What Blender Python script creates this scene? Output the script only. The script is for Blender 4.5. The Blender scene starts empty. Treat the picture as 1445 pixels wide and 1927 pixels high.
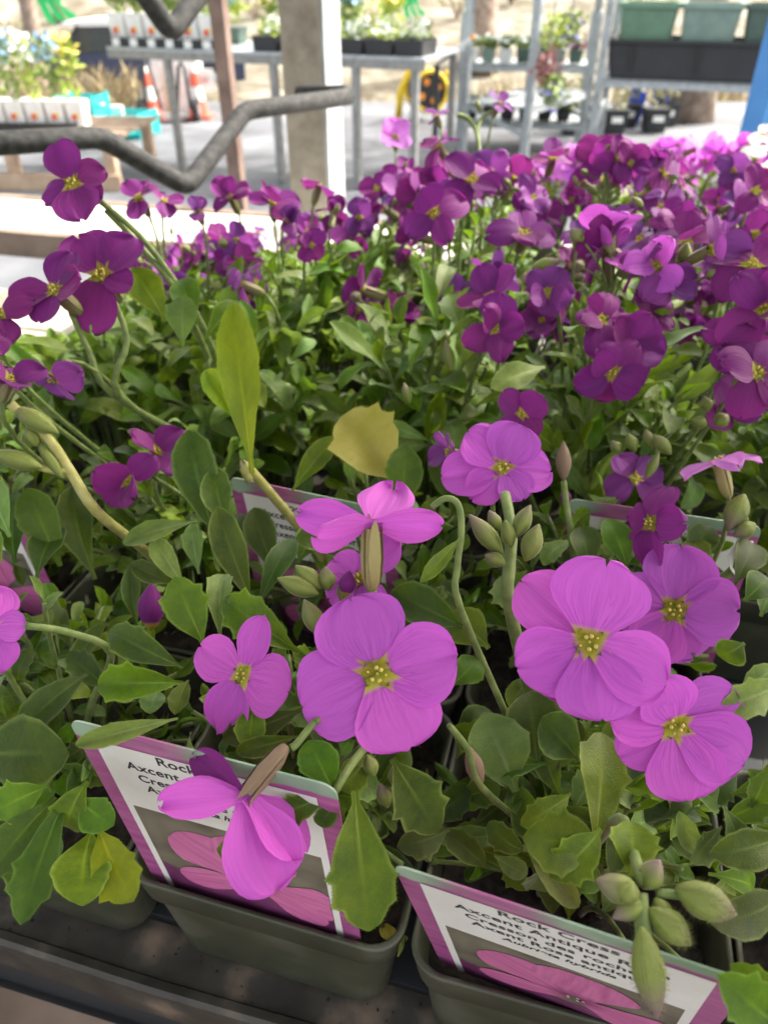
import bpy, math, random
from math import sin, cos, pi, radians, sqrt, exp
from mathutils import Vector, Matrix, Quaternion, noise

sc = bpy.context.scene
col = sc.collection
rng = random.Random(7)

# ---------------------------------------------------------------- camera, sky, sun, exposure
FPX, CX, CY = 1400.0, 722.5, 963.5                  # focal length and centre in photograph pixels
PITCH = radians(36)
CAM = Vector((0, 0, 1.2))
CF = Vector((0, cos(PITCH), -sin(PITCH))); CU = Vector((0, sin(PITCH), cos(PITCH))); CR = Vector((1, 0, 0))
cd = bpy.data.cameras.new('camera'); cam = bpy.data.objects.new('camera', cd); col.objects.link(cam)
cam.location = CAM; cam.rotation_euler = (pi / 2 - PITCH, 0, 0)
cd.sensor_fit = 'VERTICAL'; cd.sensor_height = 36; cd.sensor_width = 27; cd.lens = 36 * FPX / 1927
cd.clip_start = 0.02; cd.clip_end = 500
cd.dof.use_dof = True; cd.dof.focus_distance = 0.20; cd.dof.aperture_fstop = 17
sc.camera = cam

SUN_TRAVEL = Vector((-0.62, -0.30, -0.72)).normalized()
w = bpy.data.worlds.new('World'); sc.world = w; w.use_nodes = True
wn = w.node_tree
sky = wn.nodes.new('ShaderNodeTexSky'); sky.sky_type = 'NISHITA'; sky.sun_disc = False
sky.sun_elevation = math.asin(-SUN_TRAVEL.z)
sky.sun_rotation = math.atan2(-SUN_TRAVEL.x, -SUN_TRAVEL.y)
sky.air_density = 1.0; sky.dust_density = 6.0; sky.ozone_density = 0.3
bgn = wn.nodes['Background']; bgn.inputs[1].default_value = 0.15
hz = wn.nodes.new('ShaderNodeHueSaturation'); hz.inputs['Saturation'].default_value = 0.45   # thin high cloud: a whiter sky
wn.links.new(sky.outputs[0], hz.inputs['Color']); wm = wn.nodes.new('ShaderNodeMix'); wm.data_type = 'RGBA'; wm.blend_type = 'MULTIPLY'; wm.inputs[0].default_value = 1.0; wm.inputs[7].default_value = (1.0, 0.96, 0.88, 1)
wn.links.new(hz.outputs[0], wm.inputs[6]); wn.links.new(wm.outputs[2], bgn.inputs[0])
ld = bpy.data.lights.new('sun', 'SUN'); ld.energy = 2.0; ld.angle = radians(0.8); ld.color = (1, 0.97, 0.92)
sun = bpy.data.objects.new('sun', ld); col.objects.link(sun)
sun.rotation_euler = SUN_TRAVEL.to_track_quat('-Z', 'Y').to_euler()
vs = sc.view_settings; vs.view_transform = 'Standard'; vs.look = 'None'; vs.gamma = 1; vs.exposure = 2.05
vs.use_curve_mapping = False
sc.cycles.max_bounces = 8; sc.cycles.transparent_max_bounces = 8

# ---------------------------------------------------------------- measuring helpers (photograph pixel -> place in the yard)
def ray(x, y): return CF + CR * ((x - CX) / FPX) - CU * ((y - CY) / FPX)
def PD(x, y, d): return CAM + ray(x, y) * d
def PZ(x, y, z):
    r = ray(x, y); return CAM + r * ((z - CAM.z) / r.z)
def proj(p):
    v = p - CAM; d = max(v.dot(CF), 1e-4)
    return CX + FPX * v.dot(CR) / d, CY - FPX * v.dot(CU) / d, d

# ---------------------------------------------------------------- object helpers
def tag(o, label, cat, group=None, kind=None):
    if label: o['label'] = label
    if cat: o['category'] = cat
    if group: o['group'] = group
    if kind: o['kind'] = kind
    return o
def empty(name, loc=(0, 0, 0), rz=0, parent=None):
    o = bpy.data.objects.new(name, None); col.objects.link(o); o.location = loc; o.rotation_euler = (0, 0, rz)
    o.empty_display_size = 0.01; o.parent = parent
    return o
def thing(name, label, cat, loc=(0, 0, 0), rz=0, group=None):
    return tag(empty(name, loc, rz), label, cat, group)
def inst(name, me, parent=None, loc=(0, 0, 0), rot=None, scale=None):
    o = bpy.data.objects.new(name, me); col.objects.link(o); o.parent = parent; o.location = loc
    if rot is not None:
        if isinstance(rot, Quaternion): o.rotation_mode = 'QUATERNION'; o.rotation_quaternion = rot
        else: o.rotation_euler = rot
    if scale is not None: o.scale = scale if hasattr(scale, '__len__') else (scale,) * 3
    return o
def frame(y, z):
    y = y.normalized(); x = y.cross(z)
    if x.length < 1e-5: x = y.orthogonal()
    x.normalize(); z = x.cross(y)
    return Matrix((x, y, z)).transposed().to_quaternion()

class MB:
    def __init__(s): s.v = []; s.f = []; s.uv = []
    def add(s, vs, fs, uv=None):
        b = len(s.v); s.v += [tuple(p) for p in vs]; s.f += [tuple(i + b for i in q) for q in fs]
        s.uv += uv if uv else [(0, 0)] * len(vs)
        return s
    def box(s, c, size, q=None, taper=1.0):
        x, y, z = (a / 2 for a in size); c = Vector(c); vs = []
        for k in (-1, 1):
            t = taper if k < 0 else 1.0
            for a, b in ((-1, -1), (1, -1), (1, 1), (-1, 1)):
                p = Vector((a * x * t, b * y * t, k * z))
                if q is not None: p = q @ p
                vs.append(c + p)
        return s.add(vs, [(3, 2, 1, 0), (4, 5, 6, 7), (0, 1, 5, 4), (1, 2, 6, 5), (2, 3, 7, 6), (3, 0, 4, 7)])
    def bar(s, a, b, wd, ht, up=Vector((0, 0, 1))):
        a, b = Vector(a), Vector(b); d = b - a
        return s.box((a + b) / 2, (wd, d.length, ht), frame(d, up))
    def tube(s, pts, r, n=6, cap=True, r2=None):
        pts = [Vector(p) for p in pts]; m = len(pts); vs = []; uv = []; fs = []
        ref = None
        for i, p in enumerate(pts):
            t = (pts[min(i + 1, m - 1)] - pts[max(i - 1, 0)])
            if t.length < 1e-9: t = Vector((0, 0, 1))
            t.normalize()
            if ref is None: ref = t.orthogonal().normalized()
            ref = (ref - t * ref.dot(t)).normalized(); b = t.cross(ref)
            rr = r[i] if hasattr(r, '__len__') else (r if r2 is None else r + (r2 - r) * i / (m - 1))
            for k in range(n):
                a = 2 * pi * k / n; vs.append(p + (ref * cos(a) + b * sin(a)) * rr); uv.append((k / n, i / (m - 1)))
        for i in range(m - 1):
            for k in range(n):
                k2 = (k + 1) % n; fs.append((i * n + k, i * n + k2, (i + 1) * n + k2, (i + 1) * n + k))
        if cap: fs += [tuple(range(n - 1, -1, -1)), tuple((m - 1) * n + k for k in range(n))]
        return s.add(vs, fs, uv)
    def rings(s, rings, cap0=False, cap1=False):
        n = len(rings[0]); m = len(rings); fs = []
        for i in range(m - 1):
            for k in range(n):
                k2 = (k + 1) % n; fs.append((i * n + k, i * n + k2, (i + 1) * n + k2, (i + 1) * n + k))
        if cap0: fs.append(tuple(range(n - 1, -1, -1)))
        if cap1: fs.append(tuple((m - 1) * n + k for k in range(n)))
        return s.add([p for r in rings for p in r], fs, [(k / n, i / max(1, m - 1)) for i in range(m) for k in range(n)])
    def mesh(s, name, mat, smooth=True):
        me = bpy.data.meshes.new(name); me.from_pydata(s.v, [], s.f)
        if mat: me.materials.append(mat)
        ul = me.uv_layers.new(name='UVMap')
        idx = [0] * len(me.loops); me.loops.foreach_get('vertex_index', idx)
        flat = []
        for i in idx: flat += s.uv[i]
        ul.data.foreach_set('uv', flat)
        if smooth: me.polygons.foreach_set('use_smooth', [True] * len(me.polygons))
        me.update(); return me
    def build(s, name, mat, parent=None, loc=(0, 0, 0), rot=None, smooth=False):
        return inst(name, s.mesh(name, mat, smooth), parent, loc, rot)

def rsq(h, r, z, n=4, hx=None):
    hx = hx or h; out = []
    for cxs, cys, a0 in ((1, 1, 0), (-1, 1, 90), (-1, -1, 180), (1, -1, 270)):
        for k in range(n + 1):
            a = radians(a0 + 90 * k / n)
            out.append((cxs * (hx - r) + r * cos(a), cys * (h - r) + r * sin(a), z))
    return out

# ---------------------------------------------------------------- materials
def newmat(name):
    m = bpy.data.materials.new(name); m.use_nodes = True
    nt = m.node_tree; return m, nt, nt.nodes['Principled BSDF']
def N(nt, t, **kw):
    n = nt.nodes.new(t)
    for k, v in kw.items(): setattr(n, k, v)
    return n
def ramp(nt, stops, src=None, interp='LINEAR'):
    n = nt.nodes.new('ShaderNodeValToRGB'); n.color_ramp.interpolation = interp
    e = n.color_ramp.elements
    while len(e) < len(stops): e.new(0.5)
    for i, (p, c) in enumerate(stops):
        e[i].position = p; e[i].color = (*c, 1) if len(c) == 3 else c
    if src: nt.links.new(src, n.inputs[0])
    return n
def mth(nt, op, a, b=None, clamp=False):
    n = nt.nodes.new('ShaderNodeMath'); n.operation = op; n.use_clamp = clamp
    for i, v in enumerate((a, b)):
        if v is None: continue
        if isinstance(v, (int, float)): n.inputs[i].default_value = v
        else: nt.links.new(v, n.inputs[i])
    return n.outputs[0]
def mixc(nt, fac, a, b, mode='MIX'):
    n = nt.nodes.new('ShaderNodeMix'); n.data_type = 'RGBA'; n.blend_type = mode
    for sck, v in ((n.inputs[0], fac), (n.inputs[6], a), (n.inputs[7], b)):
        if isinstance(v, (int, float)): sck.default_value = v
        elif isinstance(v, tuple): sck.default_value = (*v, 1)
        else: nt.links.new(v, sck)
    return n.outputs[2]
def noisy(name, c1, c2, scale=20, rough=0.6, metal=0.0, bump=0.0, detail=4, coord='Object', c3=None, spec=None, lo=0.35, hi=0.65):
    m, nt, p = newmat(name)
    tc = N(nt, 'ShaderNodeTexCoord'); nz = N(nt, 'ShaderNodeTexNoise'); nz.inputs['Scale'].default_value = scale; nz.inputs['Detail'].default_value = detail
    nt.links.new(tc.outputs[coord], nz.inputs['Vector'])
    st = [(lo, c1), (hi, c2)] if c3 is None else [(lo, c1), ((lo + hi) / 2, c2), (hi, c3)]
    r = ramp(nt, st, nz.outputs[0]); nt.links.new(r.outputs[0], p.inputs['Base Color'])
    p.inputs['Roughness'].default_value = rough; p.inputs['Metallic'].default_value = metal
    if spec is not None: p.inputs['Specular IOR Level'].default_value = spec
    if bump:
        b = N(nt, 'ShaderNodeBump'); b.inputs['Strength'].default_value = bump; b.inputs['Distance'].default_value = 0.002
        nt.links.new(nz.outputs[0], b.inputs['Height']); nt.links.new(b.outputs[0], p.inputs['Normal'])
    return m
def plain(name, c, rough=0.5, metal=0.0): return noisy(name, tuple(a * .88 for a in c), tuple(min(1, a * 1.08) for a in c), 14, rough, metal)

def thin_shader(nt, p, color, trans, tcol=None):
    """leaf-like sheet: principled front mixed with light passing through"""
    out = nt.nodes['Material Output']
    t = N(nt, 'ShaderNodeBsdfTranslucent'); mx = N(nt, 'ShaderNodeMixShader'); mx.inputs[0].default_value = trans
    nt.links.new(color, p.inputs['Base Color']); nt.links.new(tcol or color, t.inputs[0])
    nt.links.new(p.outputs[0], mx.inputs[1]); nt.links.new(t.outputs[0], mx.inputs[2]); nt.links.new(mx.outputs[0], out.inputs[0])

def petal_mat(name, c, dark, hue_var=0.02, trans=0.35):
    m, nt, p = newmat(name)
    uv = N(nt, 'ShaderNodeUVMap'); uv.uv_map = 'UVMap'
    sp = N(nt, 'ShaderNodeSeparateXYZ'); nt.links.new(uv.outputs[0], sp.inputs[0])
    u, v = sp.outputs[0], sp.outputs[1]                       # u: -1..1 across, v: 0 claw .. 1 edge
    oi = N(nt, 'ShaderNodeObjectInfo')
    cb = N(nt, 'ShaderNodeCombineXYZ')
    nt.links.new(mth(nt, 'MULTIPLY', u, 7.5), cb.inputs[0]); nt.links.new(mth(nt, 'MULTIPLY', v, 0.9), cb.inputs[1]); nt.links.new(mth(nt, 'MULTIPLY', oi.outputs['Random'], 30), cb.inputs[2])
    nz = N(nt, 'ShaderNodeTexNoise'); nz.inputs['Scale'].default_value = 1.0; nz.inputs['Detail'].default_value = 3; nt.links.new(cb.outputs[0], nz.inputs['Vector'])
    vein = ramp(nt, [(0.30, (1, 1, 1)), (0.52, (0, 0, 0))], nz.outputs[0]).outputs[0]
    ln_ = mth(nt, 'ABSOLUTE', mth(nt, 'SUBTRACT', nz.outputs[0], 0.5))
    fine = ramp(nt, [(0.0, (0.9,) * 3), (0.035, (0, 0, 0))], ln_).outputs[0]
    vein = mth(nt, 'MAXIMUM', mth(nt, 'MULTIPLY', vein, 0.7), fine)
    fade = ramp(nt, [(0.1, (1, 1, 1)), (0.8, (0.07,) * 3)], v).outputs[0]
    base = mixc(nt, mth(nt, 'MULTIPLY', mth(nt, 'MULTIPLY', vein, fade), 0.95), c, dark)
    nz2 = N(nt, 'ShaderNodeTexNoise'); nz2.inputs['Scale'].default_value = 2.3; nt.links.new(cb.outputs[0], nz2.inputs['Vector'])
    base = mixc(nt, 0.35, base, mixc(nt, nz2.outputs[0], tuple(a * .72 for a in c), tuple(min(1, a * 1.25) for a in c)))
    heart = ramp(nt, [(0.0, (0.26, 0.26, 0.02)), (0.15, (0.50, 0.42, 0.03)), (0.20, tuple((a + b) / 2 for a, b in zip(dark, c)))], v)
    hf = ramp(nt, [(0.11, (1, 1, 1)), (0.21, (0, 0, 0))], v).outputs[0]
    base = mixc(nt, hf, base, heart.outputs[0])
    hs = N(nt, 'ShaderNodeHueSaturation')
    nt.links.new(mth(nt, 'ADD', 0.5 - hue_var, mth(nt, 'MULTIPLY', oi.outputs['Random'], 2 * hue_var)), hs.inputs['Hue'])
    nt.links.new(mth(nt, 'ADD', 0.86, mth(nt, 'MULTIPLY', oi.outputs['Random'], 0.25)), hs.inputs['Value'])
    nt.links.new(base, hs.inputs['Color'])
    p.inputs['Roughness'].default_value = 0.55; p.inputs['Specular IOR Level'].default_value = 0.25
    p.inputs['Sheen Weight'].default_value = 0.15; p.inputs['Sheen Roughness'].default_value = 0.4
    bp = N(nt, 'ShaderNodeBump'); bp.inputs['Strength'].default_value = 0.4; bp.inputs['Distance'].default_value = 0.0012
    nt.links.new(nz.outputs[0], bp.inputs['Height']); nt.links.new(bp.outputs[0], p.inputs['Normal'])
    thin_shader(nt, p, hs.outputs[0], trans)
    return m
M = {}
M['rose'] = petal_mat('petal_rose', (0.62, 0.115, 0.62), (0.22, 0.018, 0.27))
M['purple'] = petal_mat('petal_purple_shade', (0.215, 0.022, 0.195), (0.085, 0.006, 0.085), 0.03, 0.4)  # deeper variety, with mid-row shade also put into the colour
M['violet'] = petal_mat('petal_violet', (0.21, 0.045, 0.25), (0.09, 0.013, 0.12), 0.03, 0.4)
M['pale'] = petal_mat('petal_pale', (0.58, 0.20, 0.62), (0.34, 0.06, 0.38), 0.015, 0.45)
M['white'] = petal_mat('petal_white', (0.80, 0.80, 0.78), (0.62, 0.64, 0.56), 0.0, 0.4)

def leaf_mat(name, c1, c2, rib, tr=0.3, tcol=None, sheen=0.1):
    m, nt, p = newmat(name)
    uv = N(nt, 'ShaderNodeUVMap'); uv.uv_map = 'UVMap'
    sp = N(nt, 'ShaderNodeSeparateXYZ'); nt.links.new(uv.outputs[0], sp.inputs[0]); u, v = sp.outputs[0], sp.outputs[1]
    oi = N(nt, 'ShaderNodeObjectInfo'); tc = N(nt, 'ShaderNodeTexCoord')
    off = N(nt, 'ShaderNodeVectorMath', operation='ADD'); nt.links.new(tc.outputs['Object'], off.inputs[0])
    cb = N(nt, 'ShaderNodeCombineXYZ'); nt.links.new(mth(nt, 'MULTIPLY', oi.outputs['Random'], 40), cb.inputs[0]); nt.links.new(cb.outputs[0], off.inputs[1])
    nz = N(nt, 'ShaderNodeTexNoise'); nz.inputs['Scale'].default_value = 4.5; nz.inputs['Detail'].default_value = 5; nz.inputs['Roughness'].default_value = 0.65; nt.links.new(off.outputs[0], nz.inputs['Vector'])
    base = ramp(nt, [(0.32, c1), (0.68, c2)], nz.outputs[0]).outputs[0]
    au = mth(nt, 'ABSOLUTE', u)
    ribf = ramp(nt, [(0.02, (1, 1, 1)), (0.13, (0, 0, 0))], au).outputs[0]
    ribf = mth(nt, 'MULTIPLY', ribf, ramp(nt, [(0.2, (0.8,) * 3), (0.85, (0.05,) * 3)], v).outputs[0])
    # side veins
    wv = mth(nt, 'SINE', mth(nt, 'MULTIPLY', mth(nt, 'SUBTRACT', v, mth(nt, 'MULTIPLY', au, 0.16)), 52))
    wv = mth(nt, 'MULTIPLY', mth(nt, 'POWER', mth(nt, 'MAXIMUM', wv, 0.0), 6), 0.07)
    base = mixc(nt, mth(nt, 'MAXIMUM', ribf, wv), base, rib)
    nzf = N(nt, 'ShaderNodeTexNoise'); nzf.inputs['Scale'].default_value = 70; nzf.inputs['Detail'].default_value = 2; nt.links.new(off.outputs[0], nzf.inputs['Vector'])
    fuzz = ramp(nt, [(0.5, (0, 0, 0)), (0.72, (0.5,) * 3)], nzf.outputs[0]).outputs[0]
    base = mixc(nt, mth(nt, 'MULTIPLY', fuzz, 0.22), base, (0.26, 0.33, 0.18))
    rim = mth(nt, 'MULTIPLY', ramp(nt, [(0.82, (0, 0, 0)), (1.0, (0.7,) * 3)], au).outputs[0], nz.outputs[0])     # fringe of pale hairs
    base = mixc(nt, rim, base, (0.36, 0.44, 0.20))
    hs = N(nt, 'ShaderNodeHueSaturation')
    nt.links.new(mth(nt, 'ADD', 0.475, mth(nt, 'MULTIPLY', oi.outputs['Random'], 0.05)), hs.inputs['Hue'])
    wn2 = N(nt, 'ShaderNodeTexWhiteNoise'); wn2.noise_dimensions = '1D'; nt.links.new(oi.outputs['Random'], wn2.inputs['W'])
    nt.links.new(mth(nt, 'ADD', 0.62, mth(nt, 'MULTIPLY', wn2.outputs[0], 0.75)), hs.inputs['Value'])
    hs.inputs['Saturation'].default_value = 1.3
    nt.links.new(base, hs.inputs['Color'])
    p.inputs['Roughness'].default_value = 0.45; p.inputs['Specular IOR Level'].default_value = 0.33
    p.inputs['Sheen Weight'].default_value = sheen; p.inputs['Sheen Roughness'].default_value = 0.35; p.inputs['Sheen Tint'].default_value = (0.85, 0.95, 0.85, 1)
    bp = N(nt, 'ShaderNodeBump'); bp.inputs['Strength'].default_value = 0.35; bp.inputs['Distance'].default_value = 0.0006
    h = mth(nt, 'ADD', mth(nt, 'SUBTRACT', nzf.outputs[0], mth(nt, 'MULTIPLY', ribf, 1.2)), mth(nt, 'MULTIPLY', wv, -2.0))
    nt.links.new(h, bp.inputs['Height']); nt.links.new(bp.outputs[0], p.inputs['Normal'])
    tcn = mixc(nt, 0.5, hs.outputs[0], tcol or (0.30, 0.48, 0.03))
    thin_shader(nt, p, hs.outputs[0], tr, tcn)
    return m
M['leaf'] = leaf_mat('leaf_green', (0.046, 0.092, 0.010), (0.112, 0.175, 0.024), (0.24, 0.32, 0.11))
M['leafy'] = leaf_mat('leaf_yellow_glow', (0.13, 0.21, 0.012), (0.25, 0.33, 0.025), (0.46, 0.48, 0.12), 0.4, (0.5, 0.5, 0.05), 0.2)  # yellow-green, lightened to carry the upright leaf's backlit glow in the colour
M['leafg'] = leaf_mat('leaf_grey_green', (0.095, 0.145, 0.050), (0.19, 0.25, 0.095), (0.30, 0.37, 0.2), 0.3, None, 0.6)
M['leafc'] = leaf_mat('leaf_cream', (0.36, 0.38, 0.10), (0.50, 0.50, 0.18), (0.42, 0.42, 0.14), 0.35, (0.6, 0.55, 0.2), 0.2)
M['leaf_shade'] = leaf_mat('leaf_shade_tone', (0.020, 0.042, 0.006), (0.055, 0.088, 0.014), (0.15, 0.22, 0.07), 0.25, None, 0.25)  # darker copy of the green leaf: shade of low gaps put into the colour

def fuzzy(name, c1, c2, tip=None, tr=0.12):
    m, nt, p = newmat(name)
    uv = N(nt, 'ShaderNodeUVMap'); uv.uv_map = 'UVMap'; sp = N(nt, 'ShaderNodeSeparateXYZ'); nt.links.new(uv.outputs[0], sp.inputs[0])
    tc = N(nt, 'ShaderNodeTexCoord'); nz = N(nt, 'ShaderNodeTexNoise'); nz.inputs['Scale'].default_value = 260; nz.inputs['Detail'].default_value = 4
    oi = N(nt, 'ShaderNodeObjectInfo'); nt.links.new(tc.outputs['Object'], nz.inputs['Vector'])
    b = ramp(nt, [(0.35, c1), (0.65, c2)], nz.outputs[0]).outputs[0]
    if 'bud' in name: b = mixc(nt, mth(nt, 'MULTIPLY', mth(nt, 'POWER', mth(nt, 'ABSOLUTE', mth(nt, 'SINE', mth(nt, 'MULTIPLY', sp.outputs[0], 2 * pi))), 5), .55), b, tuple(a * .45 for a in c1))
    if tip: b = mixc(nt, mth(nt, 'MULTIPLY', ramp(nt, [(0.45, (0, 0, 0)), (0.95, (1, 1, 1))], sp.outputs[1]).outputs[0], oi.outputs['Random']), b, tip)
    p.inputs['Roughness'].default_value = 0.6; p.inputs['Sheen Weight'].default_value = 0.22; p.inputs['Sheen Roughness'].default_value = 0.3
    thin_shader(nt, p, b, tr)
    return m
M['bud'] = fuzzy('bud_green', (0.16, 0.21, 0.03), (0.27, 0.31, 0.065), (0.24, 0.15, 0.16))
M['hair'] = fuzzy('plant_hair', (0.32, 0.36, 0.20), (0.42, 0.46, 0.3), None, 0.4)
M['stem'] = fuzzy('stem_green', (0.11, 0.165, 0.035), (0.20, 0.26, 0.07))
M['stemy'] = fuzzy('stem_yellow', (0.34, 0.33, 0.08), (0.46, 0.43, 0.15))
M['calyx'] = fuzzy('calyx_green', (0.16, 0.18, 0.06), (0.28, 0.26, 0.10), (0.20, 0.09, 0.10))
M['calyx_tan'] = fuzzy('calyx_tan', (0.30, 0.26, 0.08), (0.42, 0.36, 0.15))
M['calyx_brown'] = fuzzy('calyx_brown', (0.16, 0.10, 0.06), (0.30, 0.21, 0.13))
M['anther'] = plain('anther_yellow', (0.62, 0.50, 0.12), 0.6)
M['throat'] = noisy('throat_yellow_green', (0.16, 0.16, 0.012), (0.30, 0.26, 0.02), 600, 0.6)
M['pot'] = noisy('pot_green_plastic', (0.032, 0.036, 0.020), (0.052, 0.056, 0.033), 38, 0.45, 0, 0.2, 8, c3=(0.12, 0.118, 0.088), lo=0.3, hi=0.8)
M['soil'] = noisy('potting_soil', (0.006, 0.005, 0.004), (0.035, 0.026, 0.018), 260, 0.95, 0, 0.8, 6)
M['rail'] = noisy('dirty_steel', (0.022, 0.020, 0.017), (0.055, 0.049, 0.041), 45, 0.45, 0.1, 0.5, 9, c3=(0.23, 0.17, 0.125), lo=0.3, hi=0.78)
M['wood'] = noisy('weathered_board', (0.30, 0.26, 0.20), (0.48, 0.43, 0.35), 30, 0.8, 0, 0.3, 6)
M['boardw'] = noisy('pale_board', (0.66, 0.62, 0.54), (0.80, 0.77, 0.70), 9, 0.8, 0, 0.2, 6)
M['boarde'] = noisy('brown_board_edge', (0.16, 0.115, 0.085), (0.26, 0.19, 0.145), 25, 0.8)
M['galv'] = noisy('galvanised_pipe', (0.030, 0.031, 0.031), (0.060, 0.060, 0.059), 160, 0.7, 0.0, 0.3, 6, spec=0.12)
M['postg'] = noisy('grey_post', (0.24, 0.215, 0.17), (0.34, 0.31, 0.255), 60, 0.75, 0.1, 0.2, 6)
M['brownpost'] = noisy('brown_steel', (0.16, 0.105, 0.085), (0.25, 0.175, 0.145), 30, 0.6, 0.1)
M['zinc'] = noisy('zinc_steel', (0.34, 0.37, 0.385), (0.46, 0.50, 0.52), 25, 0.45, 0.1)
M['zincd'] = noisy('zinc_leg', (0.22, 0.22, 0.215), (0.32, 0.32, 0.31), 25, 0.5, 0.3)
M['blackp'] = plain('black_plastic', (0.028, 0.03, 0.034), 0.5)
M['whitep'] = plain('white_plastic', (0.78, 0.78, 0.76), 0.5)
M['greentub'] = plain('green_tub', (0.13, 0.24, 0.16), 0.5)
M['greentub2'] = plain('dark_green_tub', (0.075, 0.125, 0.10), 0.5)
M['greyt'] = plain('grey_green_tub', (0.2, 0.29, 0.25), 0.5)
M['teal'] = plain('teal_plastic', (0.02, 0.44, 0.44), 0.5)
M['red'] = plain('red_print', (0.72, 0.09, 0.04), 0.5)
M['conered'] = plain('cone_red', (0.85, 0.12, 0.07), 0.5)
M['orange'] = plain('orange_print', (0.85, 0.30, 0.05), 0.5)
M['yellow'] = plain('yellow_plastic', (0.85, 0.58, 0.02), 0.5)
M['blue'] = noisy('blue_paint', (0.05, 0.22, 0.55), (0.07, 0.28, 0.66), 8, 0.45)
M['bluep'] = plain('blue_pot', (0.03, 0.10, 0.62), 0.45)
M['gflag'] = plain('green_ribbon', (0.03, 0.58, 0.16), 0.5)
M['bark'] = noisy('bark', (0.20, 0.145, 0.11), (0.38, 0.30, 0.24), 9, 0.9, 0, 0.4, 6)
M['tan'] = noisy('dry_leaf_bank', (0.11, 0.095, 0.062), (0.19, 0.165, 0.12), 1.6, 0.95, 0, 0.3, 9, 'Object', (0.28, 0.26, 0.21))
M['straw'] = noisy('dry_straw', (0.30, 0.23, 0.12), (0.45, 0.37, 0.22), 3, 0.9)
M['pallet'] = noisy('pallet_wood', (0.40, 0.28, 0.19), (0.55, 0.41, 0.30), 10, 0.8)
M['foliage'] = noisy('foliage_mixed', (0.10, 0.16, 0.03), (0.24, 0.32, 0.06), 3, 0.6)
M['foliage_lime'] = noisy('foliage_lime', (0.24, 0.33, 0.03), (0.42, 0.50, 0.08), 3, 0.6)
M['foliage_red'] = noisy('foliage_red', (0.16, 0.04, 0.04), (0.28, 0.08, 0.07), 3, 0.6)
M['foliage_olive'] = noisy('foliage_olive', (0.16, 0.16, 0.05), (0.28, 0.26, 0.11), 3, 0.6)
M['bloom_blue'] = plain('bloom_blue', (0.24, 0.46, 0.70), 0.6)
M['bloom_white'] = plain('bloom_white', (0.75, 0.80, 0.78), 0.6)
M['bloom_yellow'] = plain('bloom_yellow', (0.78, 0.68, 0.12), 0.6)
M['bloom_violet'] = plain('bloom_violet', (0.34, 0.32, 0.75), 0.6)
M['dark'] = plain('dark_grey', (0.05, 0.05, 0.055), 0.5)
M['navy'] = plain('dark_navy', (0.035, 0.045, 0.09), 0.5)
M['tyre'] = plain('black_rubber', (0.03, 0.03, 0.03), 0.8)
M['carglass'] = plain('dark_car_glass', (0.045, 0.055, 0.055), 0.12)
M['carwhite'] = plain('white_car_paint', (0.78, 0.79, 0.78), 0.3)
M['ground'] = noisy('pale_asphalt', (0.065, 0.069, 0.078), (0.115, 0.121, 0.134), 1.4, 0.75, 0, 0.3, 9, 'Object', (0.19, 0.20, 0.215), lo=0.34, hi=0.70)

# ---------------------------------------------------------------- setting: ground, bank
def gz(y): 
    if y < 9.6: return 0.0
    if y < 13.5: return -1.05 * (y - 9.6) / 3.9
    return -1.05
def sheet(name, mat, xs, ys, zf):
    mb = MB(); nx = len(xs)
    mb.add([(x, y, zf(x, y)) for y in ys for x in xs], [(j * nx + i, j * nx + i + 1, (j + 1) * nx + i + 1, (j + 1) * nx + i) for j in range(len(ys) - 1) for i in range(nx - 1)])
    o = mb.build(name, M[mat], smooth=True); o['kind'] = 'structure'; return o
sheet('ground', 'ground', [-60 + 4 * i for i in range(31)], [-20, -10, -5, 0, 3, 6, 8, 9.6, 11, 13.5, 16, 17.5, 18], lambda x, y: gz(y))
def bank_z(x, y):
    t = (y - 17.0)
    return -1.10 + 0.21 * max(t, 0) ** 1.05 + 0.25 * noise.noise(Vector((x * .35, y * .35, 0))) * min(1, max(t, 0) / 2)
sheet('bank', 'tan', [-60 + 1.5 * i for i in range(81)], [17.0 + 1.1 * i for i in range(30)], bank_z)

# ---------------------------------------------------------------- the bench the plants stand on
YAW = radians(-14.6)
E1 = Vector((cos(YAW), sin(YAW), 0)); E2 = Vector((-sin(YAW), cos(YAW), 0))
RIM = 0.965; BENCH = 0.905
POT0 = Vector((-0.028, 0.157, BENCH)); PITCH_P = 0.0945
bench = thing('nursery_bench', 'slatted plant bench with dark dirty steel front rail carrying the rock cress pots', 'bench', POT0 + Vector((0, 0, -BENCH)), YAW)
def bpart(name, mat, c, size, **k): return MB().box(c, size).build(name, M[mat], bench, **k)
fy = -0.0555                                            # front of the bench in its own frame (origin under the middle front pot)
def rail_profile():
    prof = [(0.024, .9035), (0.006, .9035), (0.0045, .9065), (0.0015, .9072), (0.0, .9055), (0.0, .886), (0.003, .886), (0.0032, .899), (0.024, .899)]
    mb = MB(); rr = []
    nseg = 120
    for i in range(nseg + 1):
        x = -1.2 + 2.4 * i / nseg
        rr.append([(x, fy + a + 0.0009 * noise.noise(Vector((x * 11, 0, 0))), z + 0.0007 * noise.noise(Vector((x * 17, 3, 0)))) for a, z in prof])
    return mb.rings(rr, True, True)
rail_profile().build('front_rail', M['rail'], bench)
for i in range(6):                                    # deck boards running along the bench
    bpart('board', 'blackp' if i < 4 else 'wood', (0, fy + 0.026 + i * 0.1 + .047, .8955), (2.4, .094, .016))
bpart('rear_plank', 'boardw', (0, .855, .8955), (2.4, .150, .016))
bpart('rear_plank_edge', 'boarde', (0, .770, .888), (2.4, .018, .034))
bpart('rear_plank_edge', 'boarde', (0, .940, .892), (2.4, .018, .028))
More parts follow.
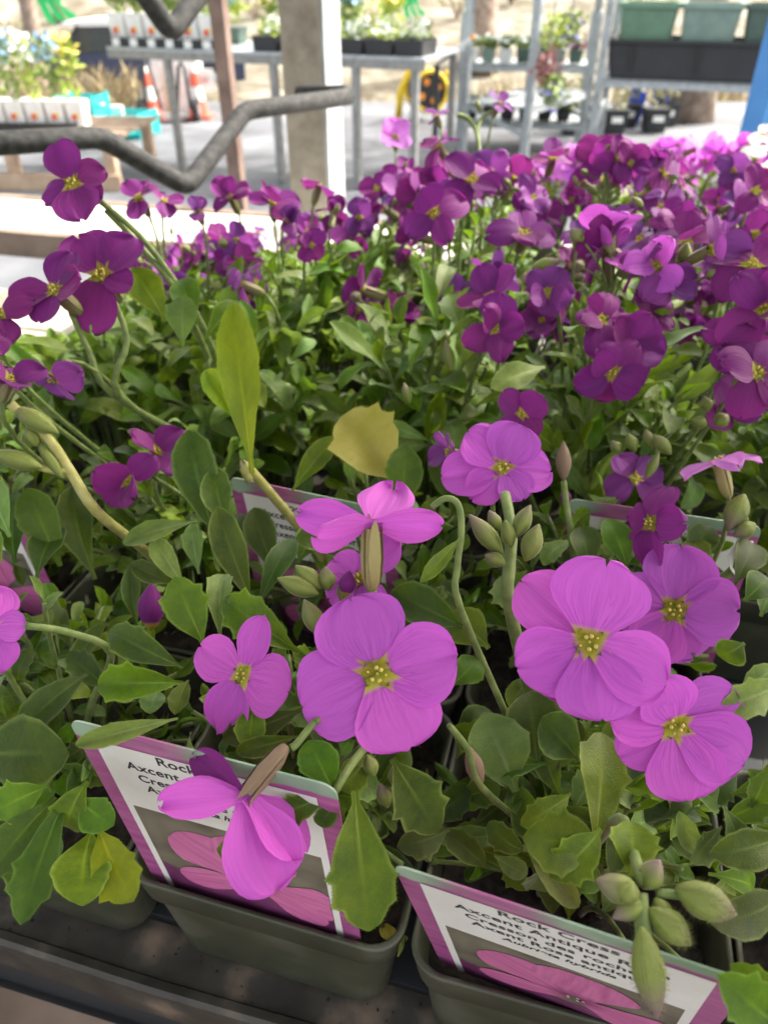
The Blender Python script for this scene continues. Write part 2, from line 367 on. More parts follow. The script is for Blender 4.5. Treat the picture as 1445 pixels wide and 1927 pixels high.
for sx in (-1.1, 1.1):
    for sy in (0.02, .9): bpart('leg', 'zincd', (sx, fy + sy + .03, .425), (.04, .04, .85))
    bpart('cross_rail', 'zincd', (sx, fy + .50, .860), (.03, .92, .04))
bpart('shade_strip', 'blackp', (0, fy + 0.0060, .864), (2.4, .004, .05))  # black strip added to stand for the shaded gap under the rail
bpart('lower_plank', 'boarde', (0, fy - 0.152, .850), (2.4, .305, .016))

# ---------------------------------------------------------------- plant pieces
LROWS = [0, .10, .2, .32, .44, .54, .60, .64, .70, .78, .82, .88, .94, 1.0]
def leaf_mesh(name, mat, seed, half=.21, teeth=True, bend=.5, fold=.25, wave=.03, petiole=.05, ntooth=2, hair=False):
    r = random.Random(seed); mb = MB(); nu = 6; vs = []; uv = []
    th = 0; y = z = 0; pv = 0; tipw = r.uniform(.9, 1.1); ph = r.uniform(0, 6); lean = r.uniform(-.07, .07)
    edge = {}
    for ri, v in enumerate(LROWS):
        d = v - pv; th = -bend * v ** 1.3 + .25; y += d * cos(th); z += d * sin(th); pv = v
        t = max(0.0, (v - .08) / .92)
        wd = half * (sin(pi * min(1, t ** 1.25 * .985 + .004)) ** .8) * (1 + .25 * (t - .5)) + petiole * half * 2 * (1 - v) ** 2
        for sgn in (0, 1):
            k = 1.0
            if teeth:
                if v in (.60,): k = 1.20 if (ntooth > 1 or sgn) else 1
                if v in (.64,): k = .98
                if v in (.78,): k = 1.20
                if v in (.82,): k = .92
            edge[sgn] = wd * k * (1 + .06 * r.uniform(-1, 1))
        if ri == len(LROWS) - 1: edge = {0: .004, 1: .004}
        for j in range(nu + 1):
            u = -1 + 2 * j / nu; wj = edge[0] if u < 0 else edge[1]
            x = u * wj + lean * v * v
            dz = fold * abs(u) ** 1.4 * wj + wave * sin(ph + 9 * v + (2 if u > 0 else 0)) * abs(u) * sin(pi * v)
            vs.append((x, y - dz * sin(th), z + dz * cos(th))); uv.append((u, v))
    n = nu + 1; R_ = len(LROWS)
    mb.add(vs, [(i * n + j, i * n + j + 1, (i + 1) * n + j + 1, (i + 1) * n + j) for i in range(R_ - 1) for j in range(nu)], uv)
    if hair:                                          # short pale hairs along the margin
        for side in (0, nu):
            for i in range(3, R_ - 1):
                for q in range(7):
                    a = Vector(vs[i * n + side]).lerp(Vector(vs[(i + 1) * n + side]), (q + r.random()) / 7)
                    o = Vector((1 if side else -1, r.uniform(-.2, .9), r.uniform(-.5, .5))).normalized() * r.uniform(.012, .026)
                    s = Vector((0, .0028, .0012)); mb.add([a - s, a + s, a + o], [(0, 1, 2)], [(0, .9)] * 3)
    return mb.mesh(name, mat)
def mk_leaves(mat, base, hair=True):
    L = []
    for k in range(7):
        L.append(leaf_mesh('leaf', mat, base + k, half=[.20, .23, .18, .26, .21, .24, .19][k], bend=[.4, .9, 1.5, .6, 1.2, 1.9, .2][k], fold=[.25, .35, .2, .3, .5, .15, .45][k], ntooth=1 + k % 2, teeth=True, hair=hair))
    for k in range(4):
        L.append(leaf_mesh('leaf', mat, base + 20 + k, half=[.15, .2, .24, .17][k], teeth=False, bend=[.4, .9, .6, 1.3][k], fold=[.3, .4, .2, .25][k], hair=hair))
    return L
def mid_leaves(mat, base):
    return [leaf_mesh('leaf', mat, base + k, half=[.12, .14, .16, .13, .17, .15, .13, .17][k], teeth=False, bend=[.5, 1.1, 1.7, 2.2, .9, 1.4, .2, 2.0][k], fold=[.3, .25, .2, .15, .35, .3, .4, .2][k], wave=.04, hair=True) for k in range(8)]
LEAF = {k: mk_leaves(M[k], 100 * i) for i, k in enumerate(('leaf', 'leafy', 'leafg', 'leafc', 'leaf_shade'))}
MIDL = {k: mid_leaves(M[k], 700 + 30 * i) for i, k in enumerate(('leaf', 'leafy', 'leafg', 'leaf_shade'))}

PROWS = [0, .06, .12, .2, .3, .42, .54, .66, .76, .85, .92, .96, .985, 1.0]
def petal_mesh(name, mat, seed, wid=1.0, notch=.05, bend=.15, ripple=.03, cup=.1, nu=8, fine=1, v0=0.0):
    r = random.Random(seed); vs = []; uv = []; ph = r.uniform(0, 6); ph2 = r.uniform(0, 6); lean = r.uniform(-.06, .06); nu *= fine; c1, c3, c4 = r.uniform(-.05, .05), r.uniform(.0, .07), r.uniform(.0, .06); u0, u1 = r.uniform(.3, .75), -r.uniform(.35, .8); sh = r.uniform(.22, .32); crease = r.uniform(.01, .035)
    rows = PROWS
    for v in rows:
        if v < .56:
            t = v / .56; f = .27 + .73 * (t * t * (3 - 2 * t)) ** .85
        else: f = sqrt(max(0, 1 - ((v - .56) / .442) ** 2.5))
        kf = min(1, f * 1.6)
        wv = wid * .5 * f
        for j in range(nu + 1):
            u = -1 + 2 * j / nu
            y = v * (1 - notch * exp(-(u / .35) ** 2) * v ** 5)
            y += v ** 4 * (c1 * u + c3 * exp(-((u - u0) / .2) ** 2) + c4 * exp(-((u - u1) / .22) ** 2)) * 1.1 * kf
            y -= (.026 * sin(ph2 + 5 * u) + .010 * sin(ph + 12 * u)) * v ** 4 * kf
            x = u * wv * 1.04 * (1 + .03 * sin(ph + 7 * v)) + lean * v * v
            z = -crease * exp(-(u / .13) ** 2) * sin(pi * v) - bend * v ** 2.2 + cup * u * u * wv + 1.35 * ripple * v ** 2 * (sin(ph + 4.2 * u) + .5 * sin(ph2 + 9 * u)) * (.4 + .6 * abs(u)) + .012 * sin(ph + 13 * u) * v ** 3
            vs.append((x, y, z)); uv.append((u, v0 + (1 - v0) * v))
    n = nu + 1; mb = MB()
    mb.add(vs, [(i * n + j, i * n + j + 1, (i + 1) * n + j + 1, (i + 1) * n + j) for i in range(len(rows) - 1) for j in range(nu)], uv)
    return mb.mesh(name, mat)
PET = {}
for i, k in enumerate(('rose', 'purple', 'violet', 'pale', 'white')):
    PET[k] = [petal_mesh('petal', M[k], 500 + 20 * i + j, wid=[.95, 1.05, .9, 1.1, 1.0, .85, 1.0, .95][j], notch=[.04, .1, 0, .06, .12, .03, -.05, .02][j],
                         bend=[.1, .22, .3, .05, .4, -.08, .18, .5][j], ripple=[.04, .06, .08, .05, .09, .06, .07, .10][j], cup=[.1, .15, .05, .2, 0, .25, .3, .1][j], nu=8) for j in range(8)]

def blob(mb, c, ax, r, ln, nr=6, ns=8, sharp=1.0, groove=0.0, uvflip=False):
    """spindle shaped solid from c along ax"""
    ax = Vector(ax).normalized(); a = ax.orthogonal().normalized(); b = ax.cross(a); rr = []
    for i in range(nr + 1):
        t = i / nr; rad = r * max(.04, sin(pi * (.04 + .94 * t ** sharp)))
        rr.append([Vector(c) + ax * (ln * t) + (a * cos(2 * pi * k / ns) + b * sin(2 * pi * k / ns)) * rad * (1 - groove * (k % 2)) for k in range(ns)])
    return mb.rings(rr, True, True)
def hairs(mb, c, ax, r, ln, n, seed, hl=.12):
    rg = random.Random(seed); ax = Vector(ax).normalized(); a = ax.orthogonal().normalized(); b = ax.cross(a)
    for i in range(n):
        t = rg.uniform(.03, .98); th = rg.uniform(0, 2 * pi); rad = r * max(.05, sin(pi * (.04 + .94 * t)))
        d = a * cos(th) + b * sin(th); p = Vector(c) + ax * ln * t + d * rad * .97
        s = ax.cross(d) * hl * .05; tip = p + (d + ax * rg.uniform(-.1, .7)).normalized() * hl * rg.uniform(.6, 1.2)
        mb.add([p - s, p + s, tip], [(0, 1, 2)], [(0, t)] * 3)
def bud_mesh(name, mat, seed, fat):
    mb = MB(); blob(mb, (0, 0, 0), (0, 1, 0), fat, 1.0, 10, 16, .95, .10); hairs(mb, (0, 0, 0), (0, 1, 0), fat, 1.0, 520, seed, .075)
    rg = random.Random(seed)
    return mb.mesh(name, mat)
BUD = [bud_mesh('bud', M['bud'], 900 + i, f) for i, f in enumerate((.24, .30, .20, .36))]
BUDB = [bud_mesh('bud', M['calyx_brown'], 950, .22)]
BUDP = [bud_mesh('bud', M['purple'], 960, .33)]
def stamen_mesh():
    mb = MB(); rr = []
    for rad, z in ((.02, -.12), (.09, -.10), (.15, -.03), (.19, .022)):
        rr.append([(rad * cos(2 * pi * k / 12), rad * sin(2 * pi * k / 12), z) for k in range(12)])
    mb.rings(rr, True); return mb.mesh('throat', M['throat'])
THROAT = stamen_mesh()
def anthers_mesh():
    mb = MB()
    for k in range(6):
        a = 2 * pi * k / 6 + .2 + .2 * sin(5 * k); big = k % 3; rad = .085 if big else .12; h = .07 if big else .02
        p = Vector((rad * cos(a), rad * sin(a), -.06)); q = Vector((rad * cos(a) * 1.1, rad * sin(a) * 1.1, h))
        mb.tube([p, q], .010, 5); blob(mb, q, (.3 * cos(a + k), .3 * sin(a + k), .9), .034 if big else .022, .10 if big else .06, 6, 7, .8)
    blob(mb, (0, 0, -.05), (0, 0, 1), .028, .11, 4, 6)
    return mb.mesh('stamens', M['anther'])
ANTH = anthers_mesh()
def calyx_mesh(mat, seed):
    mb = MB(); rr = []
    for rad, z in ((.045, -.92), (.09, -.89), (.135, -.78), (.155, -.55), (.145, -.25), (.11, -.05)):
        rr.append([(rad * (1 - .13 * (k % 3 == 0)) * cos(2 * pi * k / 12), rad * (1 - .13 * (k % 3 == 0)) * sin(2 * pi * k / 12), z) for k in range(12)])
    mb.rings(rr, True)
    rg = random.Random(seed)
    for k in range(4):                                 # four sepals, tips a little free
        a = pi / 2 * k + .3; o = Vector((cos(a), sin(a), 0)); t = Vector((-sin(a), cos(a), 0))
        vs = []
        for z, wd, rad in ((-.86, .03, .10), (-.7, .075, .148), (-.45, .10, .162), (-.18, .085, .152), (.0, .05, .15), (.09, .005, .19)):
            vs += [o * rad - t * wd + Vector((0, 0, z)), o * (rad + .018) + Vector((0, 0, z)), o * rad + t * wd + Vector((0, 0, z))]
        mb.add(vs, [(3 * i + j, 3 * i + j + 1, 3 * i + j + 4, 3 * i + j + 3) for i in range(5) for j in (0, 1)], [(0, 1 - abs(v.z)) for v in vs])
    hairs(mb, (0, 0, -.92), (0, 0, 1), .19, .9, 90, seed, .06)
    return mb.mesh('calyx', mat)
CAL = {k: calyx_mesh(M[k], 5) for k in ('calyx', 'calyx_tan', 'calyx_brown')}

def add_flower(plant, c, n, R, petals, kind='rose', up=None, calyx='calyx', cal_len=1.0, throat=True):
    """c world centre, n the way it faces; petals: (angle deg in the flower's plane, length, width, cup deg, variant)"""
    n = n.normalized(); up = up or CU
    q = frame(up - n * up.dot(n), n)
    e = empty('flower', c - plant.location, 0, plant); e.rotation_mode = 'QUATERNION'; e.rotation_quaternion = q; e.scale = (R, R, R)
    for i, pp in enumerate(petals):
        a, ln, wd, cupd, var = pp
        me = PET[kind][var % 8] if isinstance(var, int) else var
        rot = Quaternion((0, 0, 1), radians(a - 90)) @ Quaternion((1, 0, 0), radians(cupd))
        inst('petal', me, e, (0, 0, .012 * (i % 3)), rot, (wd * ln, ln, ln))
    if throat:
        inst('throat', THROAT, e); inst('stamens', ANTH, e, rot=(0, 0, rng.uniform(0, 6)), scale=.85)
    inst('calyx', CAL[calyx], e, rot=(0, 0, rng.uniform(0, 1.5)), scale=(1, 1, cal_len))
    return e
def std_petals(r, cup=8, n=4):
    a0 = r.uniform(0, 90); o = []
    for k in range(n): o.append((a0 + k * 360 / n + r.uniform(-14, 14), r.uniform(.85, 1.05), r.uniform(.85, 1.12), cup + r.choice((r.uniform(-35, 30), r.uniform(-20, 25), r.uniform(20, 65))), r.randrange(8)))
    return o
def bez(p0, p1, p2, n=7):
    return [p0 * (1 - t) ** 2 + p1 * 2 * t * (1 - t) + p2 * t * t for t in [i / n for i in range(n + 1)]]

# ---------------------------------------------------------------- potted plants
def pot_mesh():
    prof = [(.0385, .010, 0), (.0395, .010, .002), (.0432, .010, .044), (.0436, .010, .0455), (.0450, .010, .0460), (.0462, .010, .0580), (.0466, .010, .0592), (.0460, .010, .0600), (.0446, .0095, .0592), (.0425, .009, .048), (.040, .009, .03)]
    mb = MB().rings([rsq(h, r, z, 6) for h, r, z in prof], True, False); return mb.mesh('pot', M['pot'])
POT = pot_mesh()
def soil_mesh(seed):
    mb = MB(); n = 13; vs = []
    for j in range(n):
        for i in range(n):
            x, y = -.0428 + .0856 * i / (n - 1), -.0428 + .0856 * j / (n - 1)
            vs.append((x * .975, y * .975, .0435 + .006 * noise.noise(Vector((x * 90 + seed, y * 90, 0))) + .004 * noise.noise(Vector((x * 250, y * 250, seed)))))
    mb.add(vs, [(j * n + i, j * n + i + 1, (j + 1) * n + i + 1, (j + 1) * n + i) for j in range(n - 1) for i in range(n - 1)]); return mb.mesh('soil', M['soil'])
SOIL = [soil_mesh(k * 3.7) for k in range(3)]
plants = []
def new_plant(c, label, group):
    t = thing('potted_rock_cress', label, 'potted plant', c, 0, group)
    inst('pot', POT, t, rot=(0, 0, YAW + rng.uniform(-.02, .02))); inst('soil', rng.choice(SOIL), t, rot=(0, 0, YAW))
    plants.append(t); return t
def env(tbl, x):
    if x <= tbl[0][0]: return tbl[0][1]
    for (x0, y0), (x1, y1) in zip(tbl, tbl[1:]):
        if x <= x1: return y0 + (y1 - y0) * (x - x0) / (x1 - x0)
    return tbl[-1][1]
LEAF_TOP = [(0, 640), (160, 610), (230, 540), (330, 500), (450, 470), (600, 455), (700, 400), (860, 370), (1000, 330), (1445, 300)]
FLOWER_TOP = [(0, 600), (200, 560), (240, 385), (400, 370), (640, 355), (720, 270), (850, 230), (960, 285), (1100, 265), (1445, 265)]
KEEP = []                                              # (px, py, radius px, depth): nothing random grows in front of these
def clear(p, pad=0):
    x, y, d = proj(p)
    for kx, ky, kr, kd in KEEP:
        if d < kd and (x - kx) ** 2 + (y - ky) ** 2 < (kr + pad) ** 2: return False
    return True

def grow(plant, seed, nsh=16, spread=.052, h=(.03, .085), lsize=(.015, .027), kinds=('purple',), fl=.35, leafkinds=('leaf', 'leaf', 'leafg'), nl=(6, 9), fsize=(.012, .0165), mind=.17, nfl=(2, 4), mid=False):
    r = random.Random(seed); c = plant.location; soil = c.z + .045
    for i in range(nsh):
        az = i * 2.39996 + r.uniform(-.4, .4); rr = spread * sqrt((i + .5) / nsh)
        od = Vector((cos(az), sin(az), 0))
        hh = h[1] + (h[0] - h[1]) * (rr / spread) ** 2 + r.uniform(-.012, .012); hh = max(hh, .012)
        st = Vector((c.x, c.y, soil)) + od * rr * .3
        flowering = r.random() < fl
        for tr in range(8):
            end = Vector((c.x, c.y, soil + hh)) + od * rr
            x, y, d = proj(end)
            if y < env(LEAF_TOP, x) + 12: hh *= .8
            else: break
        if d < mind or hh < .01: continue
        path = bez(st, st + Vector((0, 0, hh * .75)) + od * rr * .1, end, 6)
        mb = MB(); mb.tube([p - c for p in path], .0011, 5, True, .0008)
        tang = (path[-1] - path[-2]).normalized()
        n = r.randint(*nl); placed = 0
        for k in range(n):
            t = .30 + .70 * (k + .6) / n
            ii = min(5, int(t * 6)); p = path[ii].lerp(path[ii + 1], t * 6 - ii)
            tg = (path[ii + 1] - path[ii]).normalized()
            a = k * 2.39996 + az; side = tg.orthogonal().normalized(); side = Quaternion(tg, a) @ side
            op = r.uniform(.55, 1.25) if k < n - 2 else r.uniform(.2, .6)
            dr = (tg * cos(op) + side * sin(op)); dr.z += .12; dr.normalize()
            ln = r.uniform(*lsize) * (1.0 if k < n - 2 else .65)
            tip = p + dr * ln
            if tip.z < soil - .03: continue
            xx, yy, dd = proj(tip)
            if dd < mind or yy < env(LEAF_TOP, xx) or not clear(tip) or not clear(p.lerp(tip, .5)): continue
            me = r.choice(MIDL[r.choice(leafkinds)]) if (mid or r.random() < .4) else LEAF[r.choice(leafkinds)][r.choice((0, 1, 2, 4, 5, 6, 7, 7, 8, 8, 10, 10))]
            inst('leaf', me, plant, p - c, frame(dr, tg), ln); placed += 1
        if placed < 2 and not flowering: continue
        if flowering:
            fend = end + (tang + Vector((0, 0, .8))).normalized() * r.uniform(.012, .03)
            nf = r.randint(*nfl); okf = 0
            for k in range(nf + 2):
                a = r.uniform(0, 2 * pi)
                fc = fend + Vector((cos(a), sin(a), 0)) * r.uniform(.006, .016) + Vector((0, 0, r.uniform(-.012, .012)))
                xx, yy, dd = proj(fc)
                if yy < env(FLOWER_TOP, xx) or dd < mind + .03 or not clear(fc, 40): continue
                nrm = Vector((cos(a) * .7, sin(a) * .7, .45)) + (CAM - fc).normalized() * r.uniform(-.2, 1.0) + Vector((r.uniform(-.4, .4), r.uniform(-.4, .4), r.uniform(-.3, .4)))
                nrm.normalize()
                if k < nf:
                    R = r.uniform(*fsize); e = add_flower(plant, fc, nrm, R, std_petals(r, 10), r.choice(kinds), Vector((r.uniform(-.5, .5), 0, 1)), throat=(dd < .75))
                    back = fc - nrm * R * .9
                else:
                    ln = r.uniform(.006, .010); inst('bud', r.choice(BUD), plant, fc - c, frame(nrm, CU), ln); back = fc
                mb.tube([p - c for p in bez(path[-1], fend.lerp(path[-1], .3) - nrm * .002, back, 5)], .0006, 4, False)
        mb.build('stem', M['stem'], plant, smooth=True)

# labels for the plants: front row one by one, the rest by their bloom
front_label = {0: 'rock cress pot with picture tag half hidden behind a nodding magenta flower',
               1: 'rock cress pot with picture tag crossed by a cluster of fuzzy green buds',
               -1: 'rock cress pot with yellowing leaves hanging over the steel rail, no tag showing',
               2: 'rock cress pot beyond the bud-crossed tag at the bench front'}
pl_at = {}
PROT = [(430, 1500, 320, .26), (1060, 1760, 330, .24)]
# pixels of hero blooms to keep clear: (x, y, r, depth)
HEROES_KEEP = [(710, 1270, 160, .19), (455, 1270, 110, .205), (1108, 1205, 165, .187), (1275, 1390, 150, .195), (1280, 1140, 115, .215), (930, 880, 125, .235), (700, 960, 150, .198), (700, 1060, 100, .21),
               (450, 1540, 150, .19), (1195, 900, 65, .32), (1350, 870, 80, .27), (140, 345, 100, .31), (190, 515, 110, .29), (100, 545, 90, .28), (460, 700, 85, .27), (690, 835, 90, .275),
               (960, 1010, 80, .2), (580, 1110, 80, .2), (1240, 1720, 190, .16), (1240, 980, 90, .26)  , (860, 1020, 70, .195)]
for t_ in ((150, 1400, 60), (215, 1500, 60), (270, 1600, 60), (300, 1440, 90), (380, 1560, 110), (480, 1480, 90), (520, 1620, 120), (620, 1700, 80)): KEEP.append((t_[0], t_[1], t_[2], .235))
for t_ in ((790, 1680, 60), (830, 1780, 70), (900, 1730, 90), (1000, 1800, 110), (1120, 1830, 120), (1260, 1850, 110), (1360, 1850, 60)): KEEP.append((t_[0], t_[1], t_[2], .235))
KEEP += HEROES_KEEP
KEEP += [(330, 1720, 120, .3), (480, 1790, 120, .3), (640, 1850, 110, .3), (180, 1820, 130, .3), (880, 1880, 90, .3)]

CELL_LABEL = {(-2, 1): 'rock cress pot holding the tag behind the yellow-green stalk with seed pods', (-1, 1): 'leafy rock cress pot in front of the tag under the yellow-green upright leaf',
              (0, 1): 'leafy rock cress pot right behind the side-on magenta bloom with tan calyx', (1, 1): 'rock cress pot with buds and mauve side-on bloom behind the large paired rose blooms',
              (-1, 2): 'rock cress pot sending up the tall purple-flowered sprigs and yellow-green upright leaf', (-2, 2): 'leafy rock cress pot without flowers under the leaning purple sprigs',
              (0, 2): 'rock cress pot directly behind the large cream-coloured leaf', (1, 2): 'rock cress pot with dark purple flower clusters drooping behind the rose blooms',
              (2, 2): 'leafy rock cress pot next to the drooping dark purple clusters, beyond the buried tag', (-3, 2): 'leafy rock cress pot beside the seed-pod stalk, farthest from the rose blooms',
              (3, 9): 'sunlit pink rock cress pot on the rear plank closest to the blue post', (0, 9): 'sunlit pink rock cress pot on the rear plank closest to the hose reel'}
def cell(i, j): return POT0 + E1 * (PITCH_P * i) + E2 * (PITCH_P * j) + (E2 * -.003 if (i == 1 and j == 0) else Vector((0, 0, 0)))
for j in range(0, 11):
    for i in range(-8, 10):
        c = cell(i, j)
        x, y, d = proj(c + Vector((0, 0, .11))); x2, y2, d2 = proj(c + Vector((0, 0, .05)))
        if j > 0 and (x < -170 or x > 1640): continue
        if j == 0 and i not in (-1, 0, 1, 2): continue
        if y2 < env(LEAF_TOP, x2) + 25: continue
        if j in (6, 7, 8) or j == 10 or (j == 9 and x2 < 640): continue
        s = 1000 + i * 37 + j * 101
        if j == 0:
            p = new_plant(c, front_label[i], 'rose rock cress at the front of the bench')
        elif j <= 2:
            p = new_plant(c, 'rock cress pot in the leafy rows just behind the tagged front pots', 'leafy rock cress rows')
        elif x2 < 640:
            p = new_plant(c, 'sparsely flowering rock cress pot below the bent pipe rail', 'rock cress below the pipe rail')
        elif j <= 5:
            p = new_plant(c, 'rock cress pot crowded with dark purple flowers in the shaded middle of the bench', 'dark purple rock cress')
        else:
            p = new_plant(c, 'rock cress pot with bright sunlit pink flowers at the far side of the bench', 'sunlit pink rock cress')
        if (i, j) in CELL_LABEL: p['label'] = CELL_LABEL[(i, j)]
        pl_at[(i, j)] = p
        jit = rng.uniform(-.008, .008)
        G = ('leaf', 'leaf', 'leaf_shade', 'leafg')
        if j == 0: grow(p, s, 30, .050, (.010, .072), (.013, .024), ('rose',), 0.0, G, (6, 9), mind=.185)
        elif j == 1: grow(p, s, 30, .052, (.016, .088), (.014, .025), ('rose',), .0, G, (6, 9), mind=.2)
        elif j == 2: grow(p, s, 22, .054, (.045, .124 + jit), (.024, .038), ('purple', 'violet', 'rose'), 0 if i < 1 else .06, ('leaf', 'leaf', 'leafg'), (8, 11), mid=True)
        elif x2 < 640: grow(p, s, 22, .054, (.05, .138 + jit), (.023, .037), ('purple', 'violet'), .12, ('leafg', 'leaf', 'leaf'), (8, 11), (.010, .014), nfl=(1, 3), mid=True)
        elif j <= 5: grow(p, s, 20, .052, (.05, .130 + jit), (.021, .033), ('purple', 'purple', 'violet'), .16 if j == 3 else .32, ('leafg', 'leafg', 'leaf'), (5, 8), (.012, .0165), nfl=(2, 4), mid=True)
        else: grow(p, s, 13, .055, (.05, .115 + jit), (.016, .024), ('pale', 'rose', 'pale', 'rose'), .8, ('leaf', 'leafy'), (4, 6), (.015, .019), nfl=(2, 3))

def nearest(p, jmin=0):
    best = min(((i, j) for i, j in pl_at if j >= jmin), key=lambda k: (pl_at[k].location.xy - p.xy).length)
    return pl_at[best]

# ---------------------------------------------------------------- blooms read off the photograph one by one
def camdir(x, y, z): return (CR * x + CU * y - CF * z).normalized()
def stem_to(plant, p0, n, thick=.0008, mat='stem', drop=None, name='stem'):
    c = plant.location; base = Vector((c.x, c.y, c.z + .045)).lerp(Vector((p0.x, p0.y, c.z + .05)), .35)
    mid = p0 - n * .022; mid.z -= .012
    pts = bez(p0, mid, base, 8)
    MB().tube([p - c for p in pts], thick, 7, True, thick * 1.5).build(name, M[mat], plant, smooth=True)
def hero(px, py, d, Rpx, ndir, petals, kind='rose', calyx='calyx', cal_len=1.0, jmin=0, stem=True, throat=True, up=None):
    c = PD(px, py, d); R = Rpx / FPX * d; n = camdir(*ndir); pl = nearest(c, jmin)
    add_flower(pl, c, n, R, petals, kind, up, calyx, cal_len, throat)
    if stem: stem_to(pl, c - n * R * .9 * cal_len, n)
    return pl, c
def hp(kind, seed, **k): return petal_mesh('petal', M[kind], seed, fine=2, **k)   # a petal cut for one bloom
# big front blooms
hero(710, 1268, .182, 152, (.02, .12, 1), [(112, 1.0, 1.0, 4, hp('rose', 1, wid=1.15, notch=.05, bend=.06, ripple=.03)), (10, 1.0, 1.0, 3, hp('rose', 2, wid=1.02, notch=-.02, bend=.02, ripple=.03)),
     (-66, 1.0, 1.0, 0, hp('rose', 3, wid=1.08, notch=.02, bend=.08, ripple=.02)), (203, 1.02, 1.0, 2, hp('rose', 4, wid=1.1, notch=.02, bend=.10, ripple=.025))])
hero(457, 1270, .196, 100, (-.25, .1, 1), [(68, 1.28, 1.0, 12, hp('rose', 5, wid=.5, notch=0, bend=-.05, ripple=.03)), (152, 1.05, 1.0, 5, hp('rose', 6, wid=.85, notch=.04, bend=.15, ripple=.03)),
     (-14, .98, 1.0, 8, hp('rose', 7, wid=1.2, notch=.0, bend=.1, ripple=.02)), (243, 1.18, 1.0, 0, hp('rose', 8, wid=.8, notch=-.08, bend=.12, ripple=.05))])
hero(1108, 1208, .180, 155, (-.05, .12, 1), [(133, 1.12, 1.0, -10, hp('rose', 9, wid=.72, notch=.03, bend=.18, ripple=.03)), (78, 1.02, 1.0, 8, hp('rose', 10, wid=1.12, notch=.09, bend=.02, ripple=.02, cup=.05)),
     (204, .93, 1.0, -2, hp('rose', 11, wid=.85, notch=.02, bend=.12, ripple=.03)), (-80, .95, 1.0, 4, hp('rose', 12, wid=1.05, notch=.03, bend=.12, ripple=.03)),
     (-27, 1.02, 1.0, 6, hp('rose', 13, wid=.85, notch=.02, bend=.10, ripple=.02)), (236, .88, 1.0, -10, hp('rose', 14, wid=.9, notch=.02, bend=.15, ripple=.03))])
hero(1268, 1364, .186, 138, (-.04, .15, 1), [(20, 1.0, 1.0, 0, hp('rose', 15, wid=.95, notch=.03, bend=.1, ripple=.025)), (-28, 1.05, 1.0, 4, hp('rose', 16, wid=.95, notch=.02, bend=.12, ripple=.02)),
     (-78, 1.0, 1.0, 2, hp('rose', 17, wid=1.05, notch=.0, bend=.12, ripple=.02)), (170, .86, 1.0, 12, hp('rose', 18, wid=.85, notch=.02, bend=.12, ripple=.03)), (212, .86, 1.0, -2, hp('rose', 19, wid=.8, notch=.02, bend=.16, ripple=.03)),
     (115, .72, 1.0, 25, hp('rose', 20, wid=1.15, notch=.12, bend=.1, ripple=.04, cup=.2))])
hero(1268, 1148, .246, 118, (-.2, .05, 1), [(80, 1.05, 1.0, 2, 1), (-2, .98, 1.0, 0, 3), (-62, .95, .9, -6, 4), (170, 1.0, 1.0, 3, 0), (238, .9, 1, 0, 6)])
hero(945, 882, .236, 98, (.03, .28, 1), [(68, .92, 1.0, 14, hp('rose', 21, wid=1.15, notch=.0, bend=.0, ripple=.02)), (128, .98, 1.0, 8, hp('rose', 22, wid=.95, notch=.02, bend=.08, ripple=.03)), (186, 1.18, 1.0, -8, hp('rose', 23, wid=.8, notch=.02, bend=.1, ripple=.03)),
     (-4, .95, 1.0, 4, hp('rose', 24, wid=.95, notch=.03, bend=.12, ripple=.04)), (-58, .72, 1.0, 10, hp('rose', 25, wid=1.0, notch=.03, bend=.14, ripple=.03)), (222, .8, 1.0, 2, 2)], calyx='calyx')
def bloom_px(px, py, d, petals, cal_to, cal_w, kind, calyx, jmin=0):
    """a bloom whose petals are set one by one: (tip x, tip y, tip depth, width px, normal in camera axes, mesh)"""
    c = PD(px, py, d); pl = nearest(c, jmin); ax = c - PD(*cal_to); L = ax.length
    e = empty('flower', c - pl.location, 0, pl)
    for tx, ty, td, wpx, nd, me in petals:
        t = PD(tx, ty, td) - c; k = wpx / FPX * d
        inst('petal', me, e, (0, 0, 0), frame(t, camdir(*nd)), (k, t.length, (k + t.length) / 2))
    q = frame(CR - ax.normalized() * CR.dot(ax.normalized()), ax); k = cal_w / FPX * d / .36
    inst('calyx', CAL[calyx], e, (0, 0, 0), q, (k, k, L / .92))
    return pl
bloom_px(700, 985, .192, [(745, 918, .212, 120, (0, .75, .65), hp('rose', 26, v0=.27, wid=.9, bend=.0, ripple=.06)), (563, 960, .196, 105, (-.1, -.55, .6), hp('rose', 27, v0=.27, wid=1.0, bend=-.1, ripple=.07)), (832, 985, .194, 105, (.05, -.6, .55), hp('rose', 28, v0=.27, wid=1.0, bend=-.08, ripple=.07)),
     (592, 1015, .178, 95, (-.2, -.5, .8), hp('rose', 34, v0=.27, wid=1.0, bend=.05, ripple=.06))], (700, 1112, .197), 44, 'rose', 'calyx_tan')
hero(672, 1092, .206, 92, (-.2, .45, .8), [(50, 1.2, 1.0, 12, hp('rose', 29, wid=.7, bend=.05, ripple=.05)), (140, .75, 1, 10, 1), (215, .7, 1, 0, 3), (-50, .7, 1, 0, 4)], 'rose')
